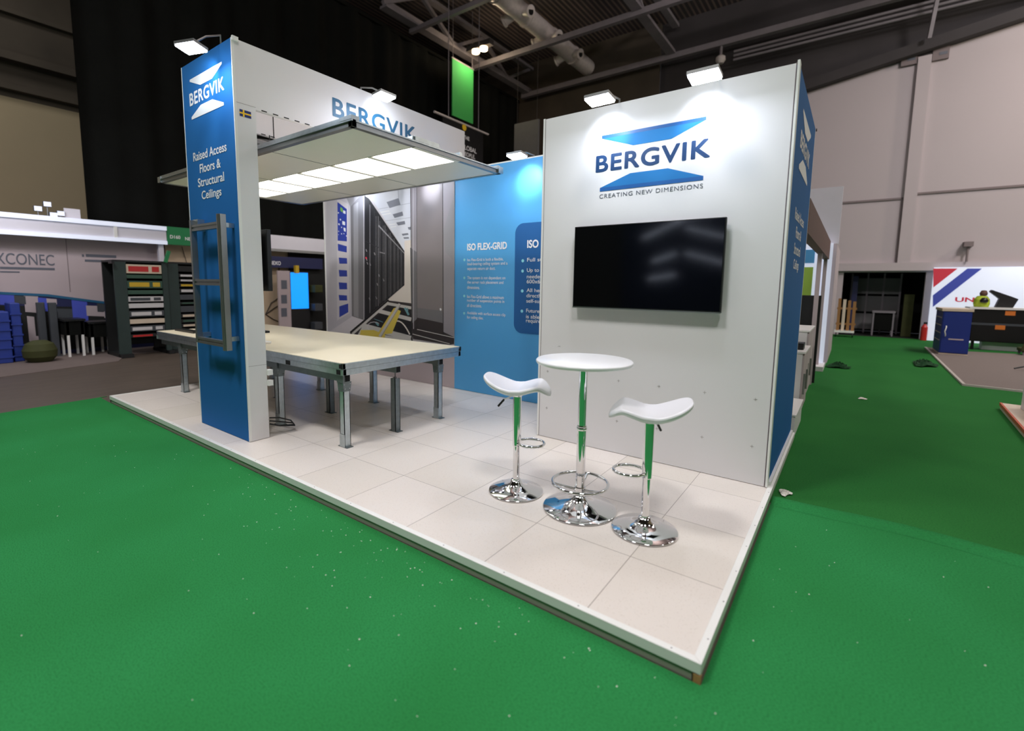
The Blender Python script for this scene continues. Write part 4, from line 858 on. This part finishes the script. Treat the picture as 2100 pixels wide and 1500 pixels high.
rack(1.64, 2.62, -10.85, 1.82, 'black open rack with rows of white patch panels, partly behind the blue tower', [(1.66, .12, 'rack_black', None), (1.54, .07, 'rack_black', 'server_white'), (1.44, .06, 'rack_black', 'server_white'), (1.33, .07, 'rack_black', 'server_yellow'), (1.20, .09, 'rack_black', 'server_white'), (1.05, .11, 'server_grey', None), (.95, .05, 'rack_black', 'server_green'), (.78, .13, 'server_grey', None), (.66, .08, 'rack_black', 'server_cream'), (.55, .07, 'rack_black', 'server_green'), (.45, .07, 'rack_black', 'server_cream'), (.34, .07, 'rack_black', 'server_white')])
a = at(340, 540, 'x', -10.7); tag(MB().bar((-10.72, a.y-.0, 1.84), (-10.72, Y_(347, 515, -10.7), Z_(347, 515, -10.7)), .05, .06).build('green_strap', 'green_sign', loc=(-10.72, a.y, 1.84)), 'green strap standing up from the top of the racks', 'strap')
tag(MB().box(-10.9, -10.7, Y_(225, 538, -10.8), .695, 1.78, 1.84).build('dark_bracket', 'black_plastic', loc=(-10.8, .65, 1.8)), 'small dark bracket at the left top corner of the leftmost rack', 'bracket')
def bin_(u0, u1, vt, x, m_, label):
    y0, y1, z1 = Y_(u0, 700, x), Y_(u1, 700, x), Z_((u0+u1)/2, vt, x)
    t = thing('plastic_crate_stack', label, 'crates', (x, y0, FZ)); MB().box(x-.5, x, y0, y1, FZ+.004, z1).build('body', m_, t, bevel=.015)
    for k in range(5): z = FZ+.1+k*(z1-FZ-.12)/5; MB().box(x, x+.015, y0-.01, y1+.01, z, z+.03).build('rib', m_, t)
bin_(-30, 24, 640, -11.5, 'bin_blue', 'stack of blue plastic crates at the left edge of the picture')
bin_(27, 48, 622, -11.6, 'bin_blue', 'narrow taller blue crate stack beside the one at the left edge')
a = at(84, 742, 'z', FZ); b = MB().lathe([(0, 0), (.17, .01), (.24, .1), (.25, .22), (.2, .34), (.1, .4), (0, .41)], (a.x, a.y, FZ+.004), 28)
tag(b.build('dark_sack', 'olive', loc=(a.x, a.y, FZ)), 'round dark green sack on the floor beside the blue crates', 'bag')
def black_table(x, u0, u1, vt, label):
    y0, y1, zt_ = Y_(u0, 660, x), Y_(u1, 660, x), Z_((u0+u1)/2, vt, x)
    t = thing('black_table', label, 'table', (x, y0, FZ)); MB().box(x-.55, x, y0, y1, zt_-.04, zt_).build('tabletop', 'black_plastic', t)
    MB().box(x-.53, x-.02, y0+.02, y1-.02, zt_-.32, zt_-.04).build('drape', 'black_cloth', t)
    for yy in (y0+.04, y1-.08):
        for xx in (x-.5, x-.06): MB().box(xx, xx+.04, yy, yy+.04, FZ+.004, zt_-.04).build('leg', 'white_profile', t)
black_table(-11.6, 130, 176, 655, 'black draped table with pale legs in the left booth')
black_table(-11.6, 180, 228, 660, 'black draped table beside the leftmost rack')
for k, (u, v) in enumerate(((92, 640), (116, 648))):
    a = at(u, 731, 'z', FZ); t = thing('booth_post', 'grey upright post in the left booth, %s of two' % ('left' if k == 0 else 'right'), 'post', a)
    MB().box(a.x-.05, a.x+.05, a.y-.06, a.y+.06, FZ+.004, 1.0).build('post', 'server_grey', t, bevel=.01); MB().box(a.x-.08, a.x+.08, a.y-.08, a.y+.08, FZ+.006, FZ+.02).build('foot', 'server_grey', t)
area('booth_light', (-10.6, -1.2, 3.4), (0, math.radians(62), 0), .3, 2.5, 28, (.95, .93, 1))
area('booth_light', (-10.6, 5.5, 3.4), (0, math.radians(62), 0), .3, 2.5, 12, (1, .95, .9))
# lights over the left booth
for k, (u, v) in enumerate(((78, 428), (97, 419), (110, 441), (125, 438))):
    a = at(u, v, 'x', -12.05); t = thing('booth_spotlight', 'bluish white booth lamp above the left header, lamp %s from the left' % ('one', 'two', 'three', 'four')[k], 'lamp', a, 'booth lamps over the left header')
    MB().box(a.x-.06, a.x, a.y-.06, a.y+.06, a.z-.05, a.z+.05).build('housing', 'server_grey', t); MB().box(a.x, a.x+.01, a.y-.055, a.y+.055, a.z-.045, a.z+.045).build('lamp_face', 'glow_white', t)
    MB().cyl((a.x-.03, a.y, 2.69), (a.x-.03, a.y, a.z-.05), .012, n=6).build('arm', 'aluminium', t)
a = at(133, 452, 'x', -12.1); b_ = at(164, 430, 'x', -12.1)
tag(MB().box(-12.14, -12.1, a.y, b_.y, 2.702, b_.z).build('pale_board', 'header_white', loc=(-12.5, a.y, 2.7)), 'pale lilac board standing behind the left header', 'board')

# ------------------------------------------------------------------ booths on the right, along the aisle
t = thing('low_white_box', 'low white box on the carpet against the back end of the blue side wall', 'box', (.4, 3.6, FZ))
MB().box(.15, .49, 3.24, 4.1, FZ+.002, .16).build('body', 'white_panel', t, bevel=.004); MB().box(.14, .5, 3.23, 4.11, .16, .175).build('lid', 'white_profile', t)
def cabinet(y0, y1, x1, z1, label):
    t = thing('white_cabinet', label, 'cabinet', (x1-.3, y0, FZ), 'white cabinets behind the stand')
    MB().box(x1-.6, x1-.02, y0, y1, FZ+.002, z1-.02).build('body', 'white_panel', t); MB().box(x1-.62, x1+.01, y0-.01, y1+.01, z1-.02, z1).build('worktop', 'white_profile', t)
    n_ = 2
    for k in range(n_):
        d_ = MB().box(x1-.02, x1, y0+.01+k*(y1-y0)/n_, y0-.01+(k+1)*(y1-y0)/n_, FZ+.08, z1-.04).build('door', 'stand_pink', t, bevel=.003)
        MB().box(x1, x1+.02, y0+.08+k*(y1-y0)/n_, y0+.1+k*(y1-y0)/n_, .2, .45).build('handle', 'aluminium', d_)
cabinet(4.2, 5.0, .47, .72, 'white cabinet with two doors just past the blue side wall')
cabinet(5.2, 6.3, .44, .9, 'taller white cabinet further along the aisle, behind the nearer one')
tag(MB().box(.36, .44, 4.4, 4.6, .722, .80).build('black_stapler', 'black_plastic', loc=(.4, 4.5, .722)), 'small black thing on the nearer white cabinet', 'tool')
tag(MB().box(-.9, .47, 6.9, 6.95, FZ+.002, 1.35).build('dark_partition', 'rack_black', loc=(0, 6.9, FZ)), 'dark low partition behind the white cabinets', 'partition')
t = thing('lit_booth', 'brightly lit white booth with lime green poster, glimpsed past the blue side wall', 'booth', (0, 9, FZ))
MB().box(-3.0, .53, 8.3, 11.5, FZ+.001, 0).build('booth_floor', 'white_panel', t)
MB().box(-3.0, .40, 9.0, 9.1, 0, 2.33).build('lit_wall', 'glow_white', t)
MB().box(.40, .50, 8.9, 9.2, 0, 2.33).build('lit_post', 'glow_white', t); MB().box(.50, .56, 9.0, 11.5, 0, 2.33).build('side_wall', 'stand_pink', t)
MB().box(-3.0, .574, 9.2, 9.3, 2.33, 3.44).build('fascia', 'header_white', t)
MB().box(.36, .46, 3.35, 8.8, 2.02, 2.36).build('cross_header', 'brown', t)
for yy in (6.7, 8.6): MB().box(.38, .44, yy, yy+.06, FZ+.002 if yy > 5 else FZ+.002, 2.02).build('header_post', 'stand_pink', t)
a, b_ = at(1648, 622, 'y', 8.99), at(1668, 548, 'y', 8.99); MB().box(a.x-.6, b_.x, 8.985, 9.0, a.z, b_.z).build('poster', 'lime', t)
a, b_ = at(1648, 545, 'y', 8.99), at(1672, 512, 'y', 8.99); MB().box(a.x-.6, b_.x, 8.985, 9.0, a.z+.05, b_.z).build('poster', 'light_blue_print', t)
for (u0, v0, u1, v1, m_, s_) in ((1646, 628, 1666, 648, 'server_grey', 'grey bottle rack'), (1646, 650, 1671, 676, 'brown', 'brown carton'), (1648, 678, 1666, 688, 'lime', 'lime green carton'), (1640, 690, 1670, 704, 'server_cream', 'cream box')):
    p, q = at(u0, v1, 'y', 8.7), at(u1, v0, 'y', 8.7); tag(MB().box(p.x-.2, q.x, 8.5, 8.75, p.z, q.z-.012).build('booth_stock', m_, loc=(q.x, 8.6, p.z)), s_+' stacked in the brightly lit booth', 'carton', 'stock in the lit booth')
# grey carpet booth with blue cabinet
pp = [at(u, v, 'z', FZ+.03) for u, v in ((1977, 788), (2095, 802), (2100, 727), (1985, 721), (1898, 712))]
d_ = (pp[1]-pp[0]).normalized(); d_ = Vector((1, -.14, 0)).normalized(); e_ = pp[0]+d_*5; bk = pp[3]+(pp[2]-pp[3]).normalized()*5
poly = [(pp[0].x, pp[0].y), (e_.x, e_.y), (bk.x, bk.y), (pp[3].x, pp[3].y), (pp[4].x, pp[4].y)]
t = thing('grey_booth_platform', 'low brown grey carpeted platform with a pale edge, right of the aisle', 'platform', (pp[0].x, pp[0].y, FZ))
MB().prism(poly, FZ, FZ+.03).build('carpeted_deck', 'grey_carpet', t)
b = MB()
for i in (0, 4): b.bar((poly[i][0], poly[i][1], FZ+.015), (poly[(i+1) % 5][0], poly[(i+1) % 5][1], FZ+.015), .04, .036)
b.build('edge_strip', 'grey_platform_edge', t)
t = thing('blue_cabinet', 'royal blue cabinet with pale top and curved handle on the grey carpeted platform', 'cabinet', (2.85, 13.2, FZ+.03))
z0 = FZ+.034
MB().box(2.62, 3.12, 12.9, 14.0, z0+.03, .97).build('body', 'cabinet_blue', t, bevel=.006); MB().box(2.6, 3.14, 12.88, 14.02, .97, 1.03).build('top', 'server_cream', t); MB().box(2.62, 3.12, 12.9, 14.0, z0, z0+.03).build('plinth', 'server_cream', t)
dr = MB().box(2.64, 3.1, 12.885, 12.9, z0+.05, .95).build('door', 'cabinet_blue', t)
MB().tube([(2.70, 12.885, .62), (2.70, 12.85, .6), (2.68, 12.84, .5), (2.70, 12.85, .4), (2.70, 12.885, .38)], .012, 8).build('handle', 'white_profile', dr)
for z in (.8, .62, .44, .26): MB().box(2.61, 2.622, 13.0, 13.8, z, z+.02).build('shelf_edge', 'stand_pink', t)
MB().box(2.76, 3.02, 12.88, 12.885, .3, .33).build('small_print', 'stand_pink', t)
t = thing('striped_booth_wall', 'lit white booth wall with red and blue diagonal stripes and red letters', 'wall', (4.5, 17.2, FZ))
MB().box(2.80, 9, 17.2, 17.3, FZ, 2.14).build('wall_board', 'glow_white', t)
Mu = plane_m((0, 17.2, 0), (1, 0, 0), (0, 0, 1))
def gp(pts): return [((at(u, v, 'y', 17.2)).x, (at(u, v, 'y', 17.2)).z) for u, v in pts]
flat([(0, gp([(1914, 590), (1914, 551), (1964, 551)])), (1, gp([(1913, 630), (1913, 606), (1984, 551), (2014, 551)]))], Mu, .004).build('stripes', ['red_print', 'royal_print'], t)
a, b_ = at(1959, 619, 'y', 17.2), at(2000, 608, 'y', 17.2); text('lettering', 'UNI', 'red_print', t, (a.x, 17.2, a.z), (1, 0, 0), (0, 0, 1), .47, .13, bold=.03)
a = at(2051, 618, 'y', 17.2); text('lettering', 'E', 'red_print', t, (a.x, 17.2, a.z), (1, 0, 0), (0, 0, 1), .12, .13, bold=.03)
l = area('booth_light', (4.7, 16.8, 2.6), (math.radians(-35), 0, 0), 1.2, .1, 9, (.9, .93, 1))
t = thing('black_sideboard', 'long black sideboard with orange labels, pale top, right of the blue cabinet', 'sideboard', (4.3, 15, FZ))
p = at(1992, 700, 'y', 15)
MB().box(3.42, 6.2, 15.0, 15.6, .14, .98).build('body', 'black_plastic', t); MB().box(3.36, 6.25, 14.96, 15.64, .98, 1.03).build('top', 'white_profile', t)
MB().box(3.42, 6.2, 14.985, 15.0, .57, .63).build('rail', 'server_grey', t)
for z0, z1 in ((.16, .56), (.64, .96)): MB().box(3.44, 6.18, 14.985, 15.0, z0, z1).build('drawer_front', 'black_plastic', t)
for u, v in ((2072, 643), (2051, 672)): q = at(u, v, 'y', 14.98); MB().box(q.x-.09, q.x+.09, 14.978, 14.985, q.z-.055, q.z+.055).build('orange_sticker', 'orange_label', t)
for x in (3.5, 4.8, 6.1): MB().box(x-.03, x+.03, 15.05, 15.1, FZ+.004, .14).build('leg', 'black_plastic', t)
MB().box(3.7, 5.0, 15.2, 15.5, FZ+.004, .13).build('white_plinth', 'white_panel', t)
p = at(2014, 612, 'y', 15.3)
t = thing('yellow_rucksack', 'yellow green rucksack with dark pocket on the black sideboard', 'bag', (p.x, 15.3, 1.03))
MB().lathe([(0, 0), (.14, 0), (.16, .08), (.15, .2), (.1, .28), (0, .3)], (p.x, 15.3, 1.032), 24).build('body', 'hivis', t)
MB().lathe([(0, 0), (.07, .01), (.085, .06), (.05, .13), (0, .14)], (p.x+.02, 15.14, 1.14), 18).build('pocket', 'black_plastic', t)
MB().lathe([(0, 0), (.07, .02), (.08, .08), (.05, .15), (0, .16)], (p.x+.02, 15.3, 1.31), 18).build('top_flap', 'brown', t)
t = thing('black_case', 'black wedge shaped case beside the yellow green rucksack', 'case', (p.x+.35, 15.3, 1.03))
MB().prism([(.1, 0), (.42, 0), (.5, .22), (.38, .28), (.0, .45), (-.03, .4), (.16, .22)], -.1, .1, plane_m((p.x+.15, 15.3, 1.032), (1, 0, 0), (0, 0, 1))).build('body', 'rack_black', t, bevel=.01)
t = thing('olive_chair', 'low olive green chair in front of the black sideboard at the right edge', 'chair', (4.6, 14.2, FZ))
MB().tube([(4.2, 14.0, .05), (4.25, 14.0, .28), (4.45, 14.0, .42), (4.75, 14.0, .42), (4.95, 14.0, .28)], .03, 8).build('backrest', 'olive', t); MB().box(4.2, 5.0, 14.0, 14.5, .02, .1).build('seat', 'olive', t, bevel=.02)
for x in (4.24, 4.94):
    for y in (14.04, 14.44): MB().box(x-.02, x+.02, y-.02, y+.02, FZ+.031, .03).build('leg', 'steel_paint', t)
# orange edged platform at the right edge
a = at(2052, 826, 'z', 0.0); 
t = thing('orange_edged_platform', 'pale platform with an orange edge at the right border of the picture', 'platform', (a.x, a.y, FZ))
c_ = at(2100, 880, 'z', 0.0); dd = (c_-a).normalized(); c_ = a+dd*3.0; dx_ = Vector((1, -.16, 0)).normalized()*4
pl = [(c_.x, c_.y), (c_.x+dx_.x, c_.y+dx_.y), (a.x+dx_.x, a.y+dx_.y), (a.x, a.y)]
MB().prism(pl, FZ+.002, -.003).build('deck', 'server_cream', t); MB().bar((a.x, a.y, -.018), (c_.x, c_.y, -.018), .02, .04).build('orange_edge', 'orange_edge', t)
a2 = at(2093, 838, 'z', 0); w_ = at(2093, 786, 'y', a2.y)
tag(MB().box(a2.x, a2.x+1.5, a2.y-.9, a2.y, .0, w_.z).build('white_counter', 'white_panel', loc=(a2.x, a2.y, 0)), 'white counter on the orange edged platform at the right border', 'counter')
a = at(2080, 756, 'z', FZ+.06); tag(MB().tube([tuple(a), tuple(a+Vector((.25, .1, .08))), tuple(a+Vector((.7, .2, .14)))], .015, 6).build('black_pole', 'black_plastic', loc=tuple(a)), 'thin black pole lying on the grey carpeted platform', 'pole')
# doorway scene
t = thing('glazed_partition', 'dim grey glazed partition inside the dark doorway', 'partition', (1.4, 19, FZ))
for i in range(3):
    for j in range(3): MB().box(.85+i*.45, 1.25+i*.45, 19.0, 19.03, .05+j*.62, .6+j*.62).build('pane', 'grey_panel', t)
for i in range(4): MB().box(.8+i*.45, .85+i*.45, 18.98, 19.05, FZ, 2.0).build('mullion', 'steel_paint', t)
t = thing('black_side_table', 'small black table with dark cloth in the doorway', 'table', (1.75, 18, FZ)); MB().box(1.45, 2.05, 17.9, 18.5, .68, .74).build('tabletop', 'steel_paint', t)
for x in (1.47, 1.99):
    for y in (17.92, 18.44): MB().box(x, x+.04, y, y+.04, FZ, .68).build('leg', 'steel_paint', t)
MB().box(1.5, 2.0, 17.95, 18.4, .1, .67).build('cloth', 'black_cloth', t)
tag(MB().box(.85, 1.0, 18.2, 18.3, FZ, 1.9).build('navy_curtain', 'navy', loc=(.9, 18.2, FZ)), 'dark navy curtain at the left of the doorway', 'curtain')
tag(MB().box(2.25, 2.5, 18.2, 18.5, FZ, 1.3).build('green_board', 'olive', loc=(2.3, 18.2, FZ)), 'dark green board at the right of the doorway', 'board')
a = at(1702, 694, 'z', FZ)
t = thing('wooden_pallet', 'wooden pallet standing on edge on a white trolley by the doorway', 'pallet', (.75, 16.6, FZ))
for k in range(4): MB().box(.52+k*.13, .60+k*.13, 16.6, 16.62, .12, 1.15-.03*k).build('plank', 'wood' if k != 1 else 'server_cream', t)
MB().box(.5, 1.02, 16.62, 16.7, .3, .36).box(.5, 1.02, 16.62, 16.7, .8, .86).build('batten', 'wood', t); MB().box(.48, 1.0, 16.45, 16.85, .06, .12).build('trolley_deck', 'white_profile', t)
for x in (.52, .95): MB().cyl((x, 16.5, FZ+.07), (x+.03, 16.5, FZ+.07), .07, n=14).build('wheel', 'black_plastic', t)
t = thing('fire_extinguisher', 'red fire extinguisher by the right side of the doorway', 'extinguisher', (2.78, 17.2, FZ)); MB().lathe([(0, 0), (.08, 0), (.08, .4), (.04, .47), (.03, .5), (0, .5)], (2.72, 17.1, FZ+.002), 18).build('cylinder', 'red_paint', t); MB().box(2.69, 2.78, 17.08, 17.12, FZ+.5, FZ+.56).build('handle', 'black_plastic', t)
# litter on the aisle carpet
def scrap(u, v, sx, sy, m_, name, label, cat, hz=.03):
    a = at(u, v, 'z', FZ); n_ = 14; vs = []; random.seed(int(u))
    for i in range(n_):
        for j in range(6):
            th = 2*math.pi*i/n_; r = (j+1)/6*(1+.35*math.sin(3*th+u)+.25*random.random())
            vs.append((a.x+sx*r*math.cos(th), a.y+sy*r*math.sin(th), FZ+.006+hz*abs(math.sin(j*1.7+th*2+u))*(1-j/7)))
    b = MB(); b.add(vs, [(i*6+j, ((i+1) % n_)*6+j, ((i+1) % n_)*6+j+1, i*6+j+1) for i in range(n_) for j in range(5)]); b.add([vs[i*6] for i in range(n_)], [tuple(range(n_))])
    o = b.build(name, m_, loc=tuple(a)); sdf = o.modifiers.new('thickness', 'SOLIDIFY'); sdf.thickness = .002; return tag(o, label, cat)
scrap(1609, 1014, .035, .05, 'paper', 'crumpled_paper', 'crumpled white paper on the green carpet beside the corner of the white wall', 'litter', .03)
scrap(1718, 754, .16, .2, 'dark_green_scrap', 'carpet_scrap', 'curled dark green carpet scrap on the left of the aisle', 'litter', .12)
scrap(1893, 750, .16, .3, 'dark_green_scrap', 'carpet_scrap', 'heap of dark green carpet offcuts at the grey platform corner', 'litter', .14)
scrap(1768, 819, .04, .05, 'paper', 'paper_scrap', 'small white paper scrap in the middle of the aisle', 'litter', .02)
# booth on the far side of the hall, behind the photographer (shows only as a reflection)
t = thing('blue_booth', 'blue booth with slanting light strips across the hall, seen only mirrored in the television', 'booth', (-5.5, -13, FZ))
MB().box(-6.6, -2.6, -13.3, -13.2, FZ, 4.6).build('blue_wall', 'navy', t)
for (x0, z0, x1, z1) in ((-2.8, 4.3, -4.6, 3.9), (-4.4, 3.9, -5.8, 3.3), (-2.8, 3.2, -4.2, 3.6), (-2.8, 2.3, -4.2, 2.7), (-4.5, 2.7, -5.4, 2.4), (-4.5, 1.9, -5.5, 1.75)):
    MB().bar((x0, -13.15, z0), (x1, -13.15, z1), .06, .07).build('light_strip', 'lamp_strip', t)
